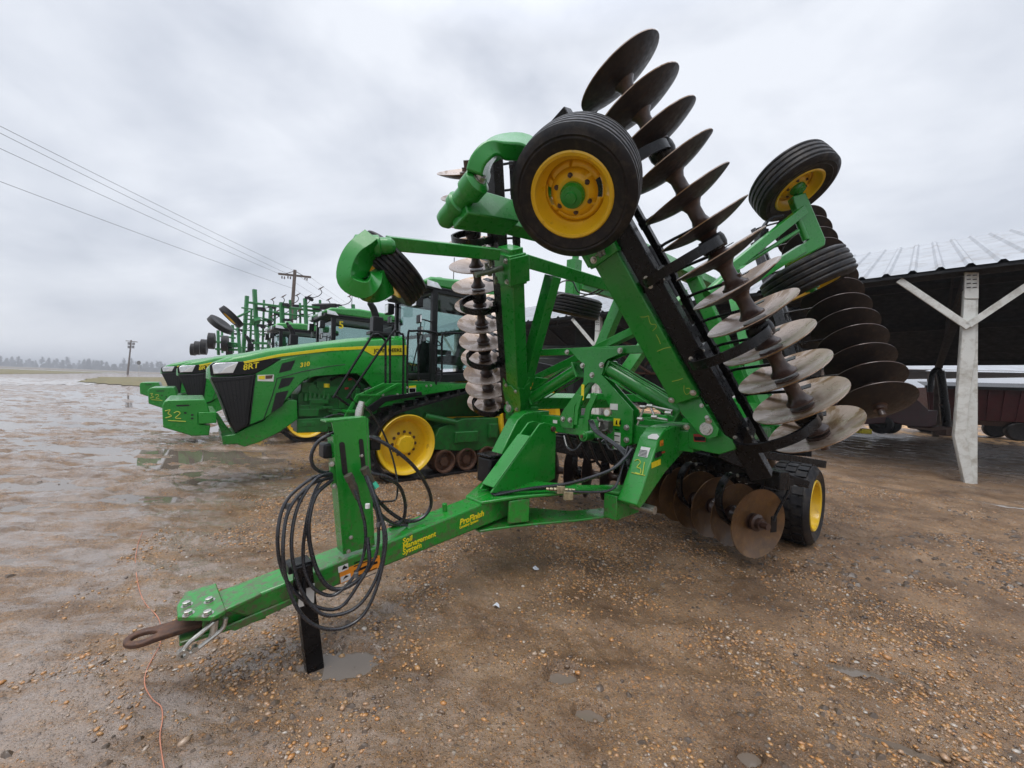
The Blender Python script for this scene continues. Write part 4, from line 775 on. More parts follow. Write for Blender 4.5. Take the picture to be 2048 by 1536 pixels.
st1=tpoly(((487,723),(560,708),(657,696),(726,692.5),(813,690.5),(813,710),(746,711),(724,698.5),(660,702),(560,713.5),(489,727.5)),YS+.008,.01,MAT['stripe'],'hood_stripe',hood,.002)
def ttext(b,px,py,y,size,x2,mat,name,par,shear=0,bold=0):
    p=Pt(px,py,y); q=Pt(*x2,y); return text(b,p,q-p,Z,size,mat,name,par,shear=shear,bold=bold)
ttext('JOHN DEERE',748,705,YS+.01,.082,(800,703.5),MAT['black'],'lettering',st1,0,.0015)
bp=tpoly(((419,731),(427,725),(487,722.5),(530,716),(563,717),(535,735),(511,747),(470,751),(421,752)),YS+.006,.05,MAT['blackmatt'],'nose_panel',hood,.008)
ttext('8RT',486,740.5,YS+.010,.105,(514,735.5),MAT['stripe'],'lettering',bp,.3,.002); ttext('310',600,734.5,YS+.003,.085,(618,731.5),MAT['stripe'],'lettering',sp,.3,.003)
hl=tpoly(((424,730),(432,726),(477,724),(466,746),(427,748)),YS+.012,.05,MAT['lens'],'headlight',hood,.008)
tpoly(((440,746),(452,735),(476,725),(466,746)),YS+.016,.006,MAT['white'],'headlight_lamp',hl,.003)
gr=tpoly(((420,753),(470,752),(511,748),(498,851),(470,866),(461,850),(441,797),(423,760)),YS+.002,.90,MAT['dark'],'grille',TR,.02)
tpoly(((500,752),(505,751),(494,850),(488,853)),YS+.004,.004,MAT['blackmatt'],'grille_bar',gr,.001); [tpoly(((432+i*9,757-i*.5),(434+i*9,757-i*.5),(458+i*5.6,843+i*1.),(456.5+i*5.6,843+i*1.)),YS+.003,.003,MAT['blackmatt'],'grille_bar',gr,0) for i in range(7)]; tpoly(((428,762),(500,756),(500,759),(429,766)),YS+.004,.004,MAT['blackmatt'],'grille_bar',gr,.001)
dc=tpoly(((515,750),(548,749),(547,763),(515,762)),YS+.003,.003,MAT['white'],'hood_decal',sp,0); tpoly(((517,752),(530,751),(530,759),(517,758)),YS+.005,.003,MAT['stripe'],'decal_print',dc,0); tpoly(((531,751),(546,750),(544,757),(531,758)),YS+.005,.003,MAT['rust'],'decal_print',dc,0)
# front frame, weights, engine
ff=tpoly(((468,869),(498,853),(527,841),(536,830),(575,800),(594,800),(596,838),(560,864),(520,884),(489,894),(474,888),(446,890),(443,872)),-.83,.84,GR,'front_frame',TR,.012)
tpoly(((430,829),(441,834),(455,856),(467,868),(445,872),(437,850)),-.95,.6,GR,'weight_bracket',ff,.006)
wb=tpoly(((324,812),(328,803),(336,800),(410,798.5),(416,812),(420,825),(397,826),(397,848),(421,851),(418,871),(383,872),(326,855)),-.66,1.18,GR,'front_weight',TR,.012)
tpoly(((397,825),(433,824),(433,846),(397,848)),-.64,1.1,GR,'weight_mount',wb,.006)
tpoly(((352,810),(379,809),(379,812),(353,813)),-.657,.01,MAT['dark'],'weight_slot',wb,0)
for x,y in ((368,824),(382,828),(382,835)): tpoly(((x,y),(x+5,y),(x+5,y+3.5),(x,y+3.5)),-.657,.01,MAT['dark'],'weight_slot',wb,0)
for s in ([(330,822),(340,820),(336,827),(343,832),(331,836)],[(348,826),(355,823),(360,827),(351,836),(362,837)],[(336,841),(372,843)]): line(s,-.656,.005,MAT['chalk'],wb,'chalk_mark',4)
eb=tpoly(((596,790),(612,770),(640,755),(675,748),(700,750),(725,765),(745,785),(760,800),(745,862),(596,862)),-.98,.55,GD,'engine',TR,.01)
m=MB(); g_=random.Random(8)
for i in range(26):
    c=Pt(g_.uniform(603,735),g_.uniform(768,850),-.96+g_.uniform(-.02,.03)); m.hexa(c,TF*g_.uniform(.03,.14),TL*g_.uniform(.02,.06),Z*g_.uniform(.02,.09))
for i in range(6): c=Pt(612+i*9,792+g_.uniform(-3,3),-.95); m.cyl(c-Z*.06,c+Z*.06,.035,12)
m.build('engine_casting',GD,eb,.006); 
tpoly(((594,838),(656,835),(656,864),(594,866)),-.90,.3,GD,'engine_sump',eb,.01)
line(((600,845),(640,838),(680,828),(720,845)),-.92,.012,MAT['hose'],eb,'engine_hose'); line(((660,760),(680,752),(705,756),(720,775)),-.93,.02,MAT['hose'],eb,'engine_hose')
m=MB(); c=Pt(653,771,-.93); m.cyl(c-Z*.03,c+Z*.03,.045,14); m.build('filler_cap',MAT['stripe'],eb)
for px,py,mt in ((700,759,'red2'),(693,777,'red2'),(732,779,'white')): tpoly(((px-3,py-2),(px+4,py-2.5),(px+4,py+1),(px-3,py+2)),-.93,.02,MAT[mt],'service_tag',eb,0)
# exhaust
m=MB(); yb=-.98; m.tube([Pt(735,596,yb),Pt(740,606,yb),Pt(747,618,yb),Pt(751,632,yb),Pt(752,648,yb)],[.03,.05,.055,.058,.058],14,4); m.hexa(Pt(753,655,yb),TF*.085,TL*.08,Z*.17); m.hexa(Pt(757,668,yb),TF*.17,TL*.10,Z*.03); m.build('exhaust_stack',MAT['blackmatt'],TR,.012)
# cab
CB={}
def cx(x,y,z): return Tw(x,y,z)
yl,yr=-.50,-2.0
m=MB()
for y in (yl,yr):
    m.beam2(cx(-.62,y,1.52),cx(-.60,y,3.06),TF,.10,.09); m.beam2(cx(-2.05,y,1.75),cx(-2.2,y,3.06),TF,.09,.09); m.beam2(cx(-.62,y,1.56),cx(-2.05,y,1.70),Z,.14,.09); m.beam2(cx(-.55,y,3.06),cx(-2.25,y,3.06),Z,.10,.09)
for x,z in ((-.62,1.6),(-.58,3.06),(-2.2,3.06),(-2.06,1.75)): m.beam2(cx(x,yl,z),cx(x,yr,z),Z,.10,.08)
cab=m.build('cab',MAT['blackmatt'],TR,.01)
m=MB(); c=[(-.42,3.10),(-.36,3.17),(-.52,3.27),(-1.2,3.34),(-2.1,3.32),(-2.42,3.2),(-2.42,3.10)]
m.prism([cx(x,yl+.04,z) for x,z in c],-TL*1.58); rf=m.build('cab_roof',GR,cab,.05,50)
m=MB(); m.prism([cx(x,yl+.045,z) for x,z in ((-.40,3.04),(-.38,3.12),(-2.42,3.12),(-2.40,3.04))],-TL*1.59); m.build('roof_skirt',MAT['blackmatt'],cab,.02)
for a in (.5,-.9): 
    m=MB(); m.prism([cx(-.375,yl-.75+a*.75-.12+q,z) for q,z in ((0,3.06),(.3,3.06),(.28,3.17),(.02,3.17))],TF*.03); m.build('roof_lamp',MAT['lens'],rf,.005)
m=MB(); m.prism([cx(x,yl+.05,z) for x,z in ((-.43,3.09),(-.43,3.19),(-.62,3.17),(-.70,3.08))],TL*.02); m.build('roof_lamp',MAT['lens'],rf,.004)
for x,y in ((-.9,-.9),(-1.3,-1.3)): m=MB(); m.lathe(cx(x,y,3.3),Z,[(.12,0),(.11,.06),(.06,.10),(0,.11)],18); m.build('roof_antenna',GR,rf)
m=MB(); m.cyl(cx(-1.1,-.75,3.3),cx(-1.1,-.75,3.78),.008,6); m.build('aerial',MAT['blackmatt'],rf)
gl=[]
def pane(pts): m=MB(); m.add(pts,[tuple(range(len(pts)))]); o=m.build('cab_window',MAT['glass'],cab,flat=True); return o
pane([cx(-.66,yl-.02,1.72),cx(-2.0,yl-.02,1.84),cx(-2.14,yl-.02,3.0),cx(-.64,yl-.02,3.0)]); pane([cx(-.66,yr+.02,1.72),cx(-2.0,yr+.02,1.84),cx(-2.14,yr+.02,3.0),cx(-.64,yr+.02,3.0)])
pane([cx(-.60,yl-.05,1.66),cx(-.60,yr+.05,1.66),cx(-.58,yr+.05,3.0),cx(-.58,yl-.05,3.0)]); pane([cx(-2.06,yl-.05,1.8),cx(-2.06,yr+.05,1.8),cx(-2.19,yr+.05,3.0),cx(-2.19,yl-.05,3.0)])
m=MB(); m.hexa(cx(-1.5,-1.25,1.95),TF*.27,TL*.27,Z*.08); m.prism([cx(-1.72,-1.02,z) + TF*dx for dx,z in ((0,1.95),(.12,1.95),(.02,2.45),(-.04,2.72),(-.14,2.72),(-.12,2.4))],-TL*.46); m.hexa(cx(-1.35,-1.62,2.12),TF*.25,TL*.07,Z*.05); m.build('cab_seat',MAT['seat'],cab,.03)
m=MB(); m.hexa(cx(-.85,-1.25,1.95),TF*.06,TL*.16,Z*.28); m.lathe(cx(-.98,-1.25,2.28),V((TF*-.5+Z).normalized()),[(.17,0),(.19,.012),(.17,.024),(.155,.012)],22,closed=True); m.hexa(cx(-1.0,-1.7,2.3),TF*.03,TL*.12,Z*.10); m.build('steering_column',MAT['seat'],cab,.01)
m=MB(); m.hexa(cx(-1.35,-1.25,1.62),TF*.72,TL*.72,Z*.06); m.build('cab_floor',MAT['seat'],cab)
def lamp(px,py,y,w,h):
    p=Pt(px,py,y); m=MB(); m.hexa(p-TF*.05,TF*.06,TL*w,Z*h); o=m.build('work_lamp',MAT['blackmatt'],cab,.015); m=MB(); m.hexa(p+TF*.012,TF*.004,TL*w*.8,Z*h*.8); m.build('lamp_lens',MAT['lens'],o,.003)
    m=MB(); m.tube([p-TF*.05,p-TF*.1-TL*.05+Z*.05,cx(-.6,y-.1,2.98)],.014,6); m.build('lamp_arm',MAT['blackmatt'],o)
lamp(774,618,-1.9,.10,.10); lamp(830,603,-.62,.09,.09)
for px,py,y in ((838,638,-.42),(840,662,-.42),(779,640,-2.05)):
    p=Pt(px,py,y); m=MB(); m.hexa(p,TF*.02,TL*.07,Z*.07); o=m.build('mirror',MAT['blackmatt'],cab,.015); m=MB(); m.hexa(p+TF*.0+TL*.071,TF*.012,TL*.003,Z*.055); m.build('mirror_glass',MAT['lens'],o); m=MB(); m.tube([p,p-TF*.1,cx(-.62,y-.06,p.z-.02)],.012,6); m.build('mirror_arm',MAT['blackmatt'],o)
text('5',cx(-.72,yl+.005,2.78),-TF,Z,.26,MAT['stripe'],'window_number',cab,bold=.006)
m=MB(); m.tube([cx(-.57,-1.2,1.7),cx(-.56,-.95,2.2),cx(-.55,-.85,2.6)],.012,6); m.build('wiper',MAT['blackmatt'],cab)
m=MB(); m.prism([cx(x,-.42,z) for x,z in ((-1.75,1.45),(-2.05,2.02),(-2.5,2.05),(-3.6,1.95),(-3.9,1.4),(-3.4,1.7),(-2.6,1.8),(-2.3,1.45))],-TL*.5); m.build('rear_fender',MAT['blackmatt'],TR,.02)
m=MB(); m.prism([cx(x,-.42,z) for x,z in ((-1.72,1.5),(-2.02,2.06),(-2.12,2.06),(-1.85,1.5))],TL*.02); m.build('fender_edge',GR,TR,.004)
m=MB(); m.hexa(cx(-1.5,-1.25,1.2),TF*1.5,TL*.42,Z*.32); m.hexa(cx(-3.2,-1.25,1.1),TF*.6,TL*.4,Z*.4); m.build('transmission',GD,TR,.02)
# platform, ladder, rails
pf=tpoly(((713,790),(769,767),(939,768),(939,775),(845,790),(810,798),(757,817),(741,821),(716,815)),-.05,.03,GR,'platform_beam',TR,.004)
m=MB(); m.hexa(cx(-.75,-.28,1.50),TF*.85,TL*.22,Z*.015); m.build('platform',GD,pf,.003)
for a,b_ in (((729,786),(769,768)),((740,798),(797,768)),((689,838),(715,791)),((712,829),(741,800))): m=MB(); m.beam2(Pt(*a,-.04),Pt(*b_,-.04),TL,.03,.045); m.build('ladder_rail',GR,pf,.004)
m=MB(); m.hexa(Pt(735,790,-.1),TF*.14,TL*.09,Z*.015); m.hexa(Pt(703,822,-.1),TF*.10,TL*.12,Z*.015); m.build('ladder_step',GR,pf,.003)
tpoly(((776,790),(789,789),(789,796),(777,797)),-.047,.004,MAT['dark'],'beam_slot',pf,0); dcl=tpoly(((818,772),(832,771),(832,785),(818,786)),-.046,.004,MAT['white'],'beam_decal',pf,0); tpoly(((819,777),(831,776.5),(831,784),(819,785)),-.044,.003,MAT['black'],'decal_print',dcl,0); tpoly(((818,772),(832,771),(832,775),(818,776)),-.044,.003,MAT['stripe'],'decal_print',dcl,0)
for p in ((806,775),(814,775),(806,788),(814,788),(766,790),(795,789),(747,812),(755,812),(853,772),(862,771)): bolt(Pt(*p,-.045),TL,.014,pf)
for k,(pts,y) in enumerate(((((700,812),(673,793),(672,787),(740,678),(748,670),(757,669),(768,678),(771,690),(771,766)),-.06),(((724,818),(700,795),(701,787),(782,670),(792,664),(802,668),(807,680),(806,790)),-.04),(((780,668),(780,768)),-.1),(((814,790),(816,675),(825,662),(866,664),(874,672),(873,690),(872,770)),-.06),(((834,666),(836,678),(837,766)),-.3),(((858,786),(872,768),(883,755),(884,678),(892,667),(930,667),(952,668)),-.08))):
    m=MB(); m.tube([Pt(*p,y) for p in pts],.017,8,4); m.build('handrail',MAT['black'],TR)
# tracks
def circ_tan(c1,r1,c2,r2,sg):
    dx,dz=c2[0]-c1[0],c2[1]-c1[1]; d=math.hypot(dx,dz); a=math.atan2(dz,dx); b=math.acos((r1-r2)/d); t=a+sg*b; return t
def track(y0,y1,par):
    ci,ri=(0,.53),.50; cdv,rd=(-2.5,.86),.83
    loop=[]; ta=circ_tan(ci,ri,cdv,rd,-1)   # upper side
    cr_,rr_=(-1.85,.30),.27
    tb=circ_tan(cdv,rd,cr_,rr_,-1); tc_=circ_tan(cr_,rr_,ci,ri,-1)
    def arc(c,r,a0,a1):
        while a1<a0: a1+=2*math.pi
        n=max(3,int((a1-a0)*r/.07)); return [(c[0]+r*math.cos(a0+(a1-a0)*i/n),c[1]+r*math.sin(a0+(a1-a0)*i/n)) for i in range(n+1)]
    tA=circ_tan(ci,ri,cdv,rd,-1)
    loop=arc(ci,ri,tc_,tA)+arc(cdv,rd,tA,tb)+arc(cr_,rr_,tb,tc_)
    # resample evenly
    P=[V((x,0,z)) for x,z in loop]; Lk=[0]; 
    for i in range(len(P)): Lk.append(Lk[-1]+(P[(i+1)%len(P)]-P[i]).length)
    T=Lk[-1]; n=96; Q=[]
    for k in range(n):
        s=T*k/n; i=max(j for j in range(len(P)) if Lk[j]<=s+1e-9); f=(s-Lk[i])/max(1e-9,Lk[i+1]-Lk[i]); Q.append(P[i].lerp(P[(i+1)%len(P)],f))
    m=MB(); vs=[];fs=[]
    nm=[]
    for k in range(n):
        d=(Q[(k+1)%n]-Q[k-1]).normalized(); nn=V((d.z,0,-d.x)); nm.append(nn)
        for y,o in ((y0,0),(y0,.035),(y1,.035),(y1,0)): p=Q[k]+nn*o; vs.append(Tw(p.x,y,p.z+.03))
    for k in range(n): fs+=[(k*4+j,k*4+(j+1)%4,((k+1)%n)*4+(j+1)%4,((k+1)%n)*4+j) for j in range(4)]
    m.add(vs,fs)
    for k in range(0,n,2):
        p=Q[k]+nm[k]*.058; d=(Q[(k+1)%n]-Q[k-1]).normalized(); wd=TF*d.x+Z*d.z; wn=TF*nm[k].x+Z*nm[k].z
        for sg in (0,1):
            ym=(y0+y1)/2; ya=y0 if sg==0 else y1; yc=(ym+ya)/2; sk=wd*.05*(1 if sg else 1); aa_=(TL*(ya-ym)/2-sk); m.hexa(Tw(p.x,yc,p.z+.03)+wd*(.0+.05*sg),aa_,wd*.026,wn*.026)
    tk=m.build('track',MAT['tyre'],par,.0,30)
    def yw(c,r,out,hub,mat=MAT['yellow']):
        o=Tw(c[0],y0 if y0>y1 else y0,c[1]+.03); sg=1 if y0>y1 else -1; ax=TL*sg; o=o-ax*.02
        m=MB(); m.lathe(o,ax,[(0,-.13),(r*.30,-.13),(r*.36,-.125),(r*.40,-.135),(r*.76,-.15),(r*.80,-.12),(r*.86,-.02),(r*.92,.0),(r*.97,.015),(r,.0),(r,-.35)],48); wl=m.build('idler' if r<.6 else 'drive_wheel',mat,tk,ang=40)
        m=MB(); m.lathe(o,ax,[(hub,-.13),(hub,-.06),(hub*.86,-.03),(0,-.025)],9); m.build('hub',mat,wl,.006,25)
        a,b_=perp(ax)
        for k in range(12): t=rad(30*k); bolt(o-ax*.128+(a*math.cos(t)+b_*math.sin(t))*r*.40 if r<.6 else o-ax*.145+(a*math.cos(t)+b_*math.sin(t))*r*.34,ax,.018,wl,mat=MAT['rust'],name='wheel_nut')
    yw(ci,.455,1,.145); yw(cdv,.765,1,.20)
    sg=1 if y0>y1 else -1
    for x in (-.66,-1.08,-1.5):
        m=MB(); o=Tw(x,y0,.245)-TL*sg*.03; m.lathe(o,TL*sg,[(0,-.03),(.07,-.03),(.08,-.06),(.14,-.07),(.16,.0),(.185,.0),(.19,-.3)],28); m.build('mid_roller',MAT['rust'],tk)
    m=MB(); m.prism([Tw(x,y0-sg*.08,z) for x,z in ((-.42,.45),(-.55,.78),(-1.0,.92),(-1.75,.92),(-1.8,.42),(-1.2,.36))],-TL*sg*.25); m.hexa(Tw(-1.05,y0-sg*.05,.62),TF*.22,TL*.03,Z*.09); m.hexa(Tw(-1.6,y0-sg*.05,.70),TF*.09,TL*.03,Z*.12); m.cyl(Tw(-.3,y0-sg*.1,.98),Tw(-.85,y0-sg*.1,.86),.055,12); m.build('undercarriage',GD,tk,.01)
    m=MB(); m.prism([Tw(x,y0-sg*.03,z) for x,z in ((.62,1.12),(.40,1.28),(-.2,1.36),(-.22,1.30),(.35,1.20),(.52,1.05))],-TL*sg*.4); m.build('mud_guard',MAT['blackmatt'],tk,.01)
track(0,-.46,TR); track(-2.5,-2.04,TR)
T2=copy_tree(TR); T2.location=TR.location+TF*.40-TL*4.5
tag(T2,'second green tracked tractor, between the nearest one and the farthest one','tractor')
T3=copy_tree(TR); T3.location=TR.location+TF*.85-TL*9.0
tag(T3,'farthest of the tracked tractors, its weights unmarked, mostly hidden by the other two','tractor')
for o in list(T2.children_recursive)+list(T3.children_recursive):
    if o.name.startswith(('window_number','chalk_mark')) and o in T3.children_recursive: bpy.data.objects.remove(o)
for o in list(TR.children_recursive):
    if o.name.startswith('window_number'): bpy.data.objects.remove(o)
# ------------------------------------------------------------------ folded field cultivators behind the tractors
def cultwheel(c,ax,R,wd,par,name='gauge_wheel'):
    m=MB(); ax=unit(ax); h=wd/2; r=R*.58; m.lathe(c,ax,[(0,h*.3),(r*.4,h*.35),(r*.8,h*.1),(r,h*.9),(r*1.02,h*.9)],28); w=m.build(name,MAT['yellow'],par)
    m=MB(); pr=[(r,h*.9),(R*.8,h*1.05),(R*.93,h)]
    for i in range(13): x=1-i/6; pr.append((R-(R*.03 if i%3==1 else 0),h*.9*x))
    pr+=[(R*.93,-h),(R*.8,-h*1.05),(r,-h*.9),(r*.2,-h*.5),(0,-h*.5)]; m.lathe(c,ax,pr,36); m.build('tyre',MAT['tyre'],w); return w
GC=plain('faded green frame paint',(.025,.20,.055),.4,0,.15,2,(.05,.06,.04),.2); MAT['gc']=GC
def bars(lst,par,nm,mat):
    for (x0,y0,d0,x1,y1,d1,w) in lst:
        a,b=D(x0,y0,d0),D(x1,y1,d1); t=w/780*(d0+d1)/2; m=MB(); m.beam(a,b,t,t,V((.5,.8,.2))); m.build(nm,mat,par)
def shank(px,py,d,par,s=1.):
    k=d/780.*s; p=D(px,py,d); X_=V((1,-.25,-.05)).normalized(); U=V((.04,0,1))
    m=MB(); m.hexa(p+X_*3*k,X_*7*k,V((0,1,0))*.06,U*2.6*k); m.lathe(p+X_*10*k-V((0,.06,0))-U*2*k,V((0,1,0)),[(1.2*k,0),(4*k,0),(4*k,.12),(1.2*k,.12)],10,closed=True); c=m.build('spring_clamp',MAT['blackmatt'],par)
    m=MB(); m.tube([p+X_*a*k+U*b*k for a,b in ((8,1),(18,2),(27,5),(33,10),(33,15),(28,19))],.7*k,6,3); m.build('shank',MAT['blackmatt'],c)
    m=MB(); q=p+X_*28*k+U*19*k; m.prism([q+X_*a*k+U*b*k for a,b in ((-4,-1),(0,1.6),(9,5.6),(8,4.2),(1,-.6))],V((0,.03,0))); m.build('sweep',MAT['rust'],c)
FC=root('field_cultivator',D(545,705,19.5)*1,'folded green field cultivator standing behind the tractors, spring shanks pointing at the sky','cultivator')
FC.location.z=0; ROOTS[FC.name]=Matrix.Translation(FC.location).inverted()
bars([(509,579,19,515,705,19,6.2),(494,592,20.5,486,712,20.5,5.6),(563,605,18.5,568,712,18.5,6.6),(542,612,20.2,537,700,20.2,5.2),(610,597,18,613,660,18,5.5),(591,618,20,590,640,20,5),(706,609,19,708,640,19,5.2)],FC,'frame_post',GC)
bars([(528,600,20,525,700,20,3),(550,618,20.3,548,700,20.3,3),(580,600,19.5,582,690,19.5,3.4),(600,606,19,601,670,19,3),(628,612,19,629,650,19,3.4),(503,620,20.4,500,705,20.4,3),(640,600,19,641,640,19,3.4)],FC,'frame_post',GC)
bars([(500,648,20,560,656,19.6,2.4),(505,668,20,570,674,19.4,2.4),(560,628,19.4,640,634,19,2.6),(575,655,19,640,660,18.6,2.4)],FC,'frame_rail',GC)
bars([(499,605,19,660,626,18,4.2),(484,615.5,20,640,637,18.5,3),(492,638,20,535,642,19.5,2.6),(507,686,19,572,688,18.5,4.5),(480,695,19.5,532,696,19.2,2.6),(492,600+30,20.3,545,640,19.5,2.2),(488,660,20.3,545,664,19.8,2.4),(510,640,19,515,645,19,13),(600,612,18,640,615,18,4)],FC,'frame_rail',GC)
for px,py,d in ((519,617,19),(568,609,18.5),(571,640,18.4),(571,671,18.3),(518,651,19),(614,596,18),(672,611,18.5),(540,612,20),(540,650,20),(590,612,19.5),(530,640,20),(552,628,20.2),(530,672,20),(603,630,19),(630,618,19),(585,655,19.2)): shank(px,py,d,FC)
cultwheel(D(463,634,19),unit(V((-.55,-.45,-.72))),.60,.26,FC); cultwheel(D(441,649,19.6),unit(V((-.62,-.05,-.72))),.58,.26,FC); cultwheel(D(649,613,18.5),unit(V((.05,.25,-1))),.54,.26,FC)
bars([(463,640,19.3,500,622,19.5,3),(470,645,19.4,512,650,19.2,3)],FC,'wheel_arm',GC)
SC=root('field_cultivator',D(440,705,24),'second folded cultivator, its row of five small black wheels left of the other cultivator','cultivator'); SC.location.z=0; ROOTS[SC.name]=Matrix.Translation(SC.location).inverted()
bars([(436,661,23,437,710,23,4),(476,654,22,480,712,22,4.5),(465,650,24,465,706,24,4),(444,662,24.5,445,706,24.5,3),(452,690,23,474,692,22.5,6)],SC,'frame_post',GC)
bars([(425,683,23,478,688,22.5,4),(432,698,23,485,700,22.5,4),(463,657,24,490,662,23.5,2.5),(440,672,24,470,676,23.5,3)],SC,'frame_rail',GC)
for px,py,d,R in ((423,682,22,.46),(408,694,23.5,.47),(395,696,25,.44),(387,699,26,.40),(450,687,22.5,.46),(459,702,23,.3)): cultwheel(D(px,py,d),unit(V((-.86,-.50,0))),R,.30,SC)
for px,py,d in ((480,660,22),(472,668,23),(500,680,23),(528,668,23),(546,672,23),(455,665,24)): shank(px,py,d,SC,.7)
m=MB(); m.lathe(D(500.6,666,17.5)-Z*.06,Z,[(0,0),(.085,0),(.09,.09),(.06,.15),(0,.17)],16); m.build('beacon',plain('orange beacon lens',(.85,.22,.05),.2),T3)
# ------------------------------------------------------------------ open machinery shed
EV=V((-.694,.72,0)); PV=V((.72,.694,0)); E0=V((8.64,6.65,4.0)); WR,WB=6.6,14.0
ridge_z=onplane(1880,484,PV,E0+PV*WR).z
SH=root('machinery_shed',V((9,9,0)),'long open-sided shed with ribbed tin roof on white posts, right behind the harrow','shed')
MAT['tin']=plain('galvanised roof sheet',(.42,.44,.465),.45,.2,.12,.8,(.24,.22,.20),.3,0,.002,25)
MAT['under']=plain('shade-dark roof underside',(.009,.010,.013),.8,0,.4,1.5)  # near-black stands in for the shade under the roof
MAT['dirtfloor']=None
def roofslab(a,b,z0,z1,s0,s1,nm):
    m=MB(); n=int((s1-s0)/.37)
    P=[]; 
    for i in range(n+1):
        s=s0+.37*i
        for ds,h in ((0,0),(.205,0),(.245,.05),(.295,.05),(.335,0)): P.append((s+ds,h))
    vs=[];fs=[]
    for s,h in P:
        vs.append(V((E0.x,E0.y,0))+EV*s+PV*a+Z*(z0+h)); vs.append(V((E0.x,E0.y,0))+EV*s+PV*b+Z*(z1+h))
    for i in range(len(P)-1): fs.append((2*i,2*i+1,2*i+3,2*i+2))
    m.add(vs,fs); o=m.build(nm,MAT['tin'],SH,ang=20); 
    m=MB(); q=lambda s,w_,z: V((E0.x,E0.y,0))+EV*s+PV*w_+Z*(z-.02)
    m.prism([q(s0,a+.03,z0),q(s0,b,z1),q(s1,b,z1),q(s1,a+.03,z0)],Z*-.05); m.build('roof_underside',MAT['under'],o); return o
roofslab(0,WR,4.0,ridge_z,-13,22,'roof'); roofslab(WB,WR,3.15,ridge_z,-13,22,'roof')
def sp_(s,w_,z): return V((E0.x,E0.y,0))+EV*s+PV*w_+Z*z
MAT['rafter']=plain('old rafter timber',(.035,.033,.034),.8,0,.3,3)
m=MB()
for w_ in (.35,2.2,4.2,6.3): m.beam(sp_(-13,w_,4.0+(ridge_z-4)*w_/WR-.14),sp_(22,w_,4.0+(ridge_z-4)*w_/WR-.14),.08,.18)
for w_ in (8.5,11,13.7): m.beam(sp_(-13,w_,ridge_z-(ridge_z-3.15)*(w_-WR)/(WB-WR)-.14),sp_(22,w_,ridge_z-(ridge_z-3.15)*(w_-WR)/(WB-WR)-.14),.08,.18)
m.build('purlin',MAT['rafter'],SH)
def wpole(base,out): pass
PB=G(1940,970); pn=unit(V((-PB.x,-PB.y,0)))   # near post faces the yard
def pp(px,py): return onplane(px,py,unit(V((-.64,-.77,0))),PB)
def post(off,vis):
    m=MB(); o=[pp(*q)+off for q in ((1929,544),(1957,544),(1956,700),(1955.5,969),(1928,969.5),(1916,915),(1907,872),(1910,840),(1918,731),(1927,600))]; m.prism(o,V((.10,.12,0))); p=m.build('shed_post',MAT['whitepaint'],SH,.008)
    m=MB(); o=[pp(*q)+off for q in ((1927.5,600),(1951,602),(1950,703),(1938,795),(1931,866),(1941,925),(1948,968),(1929,968.5),(1917,915),(1908,872),(1911,840),(1919,731))]; m.prism(o,V((-.028,-.034,0))); m.build('post_flange',MAT['whitepaint'],p,.006)
    m=MB(); o=[pp(*q)+off for q in ((1928.5,546),(1956.5,546),(1956,598),(1927.5,598))]; m.prism(o,V((-.03,-.036,0))); pl=m.build('post_plate',MAT['whitepaint'],p,.004)
    for i in range(4):
        for j in range(2):
            m=MB(); c=pp(1936+12*j,552+8*i)+off+V((-.034,-.041,0)); m.hexa(c,V((.77,-.64,0))*.025,V((.64,.77,0))*.004,Z*.008); m.build('plate_slot',MAT['dark'],pl)
    for a,b in (((1797,562),(1936,656)),((1934,652),(2062,566))):
        m=MB(); m.beam(pp(*a)+off+V((-.05,-.06,0))+(V((0,0,0)) if 1 else 0),pp(*b)+off+V((-.05,-.06,0)),.05,.11); m.build('brace',MAT['whitepaint'],p,.004)
    return p
for s in (-8.13,0,8.13,16.2): post(EV*s,1)
for s in (-8.13,0.6,8.13,16.2):
    m=MB(); m.beam(sp_(s,13.6,0),sp_(s,13.6,3.1),.2,.2,PV); m.build('shed_post',MAT['wood'],SH,.01)
    m=MB(); m.beam(sp_(s,WR,0) if 0 else sp_(s,.3,3.75),sp_(s,13.7,2.98),.15,.25); m.build('tie_beam',MAT['rafter'],SH)
m=MB()
for i in range(14): s=-12+i*2.5; m.beam(sp_(s,.3,3.85),sp_(s,WR,ridge_z-.2),.06,.16); m.beam(sp_(s,13.7,3.0),sp_(s,WR,ridge_z-.2),.06,.16)
m.build('rafter',MAT['rafter'],SH)
CM=root('dark_backing',V((3.2,16.5,0)),'added dark machine-shaped bulk deep in the shed, behind the mast plate of the harrow','backing')  # added machine-shaped dark bulk, blocks the daylight behind the mast plate
def cbx(x0,y0,x1,y1,d,dep,mat,nm): m=MB(); m.prism([D(x0,y0,d),D(x1,y0,d),D(x1,y1,d),D(x0,y1,d)],V((dep*.3,dep,0))); return m.build(nm,mat,CM,.05)
DKG=plain('shade-dark backing panels',(.018,.022,.018),.6,0,.3,2)  # gloom of the shed interior put into this colour
for a in ((1075,690,1350,806,15.2,2.2),(1150,655,1330,700,15.6,2.0),(1060,715,1150,802,14.9,1.5)): cbx(*a,DKG,'body')
for px in (1100,1180,1300):
    c=D(px,780,15.0); m=MB(); m.lathe(c,V((0,1,0)),[(0,-.1),(.4,-.1),(.62,-.2),(.66,-.1),(.66,.3),(0,.3)],28); m.build('wheel',MAT['tyre'],CM)
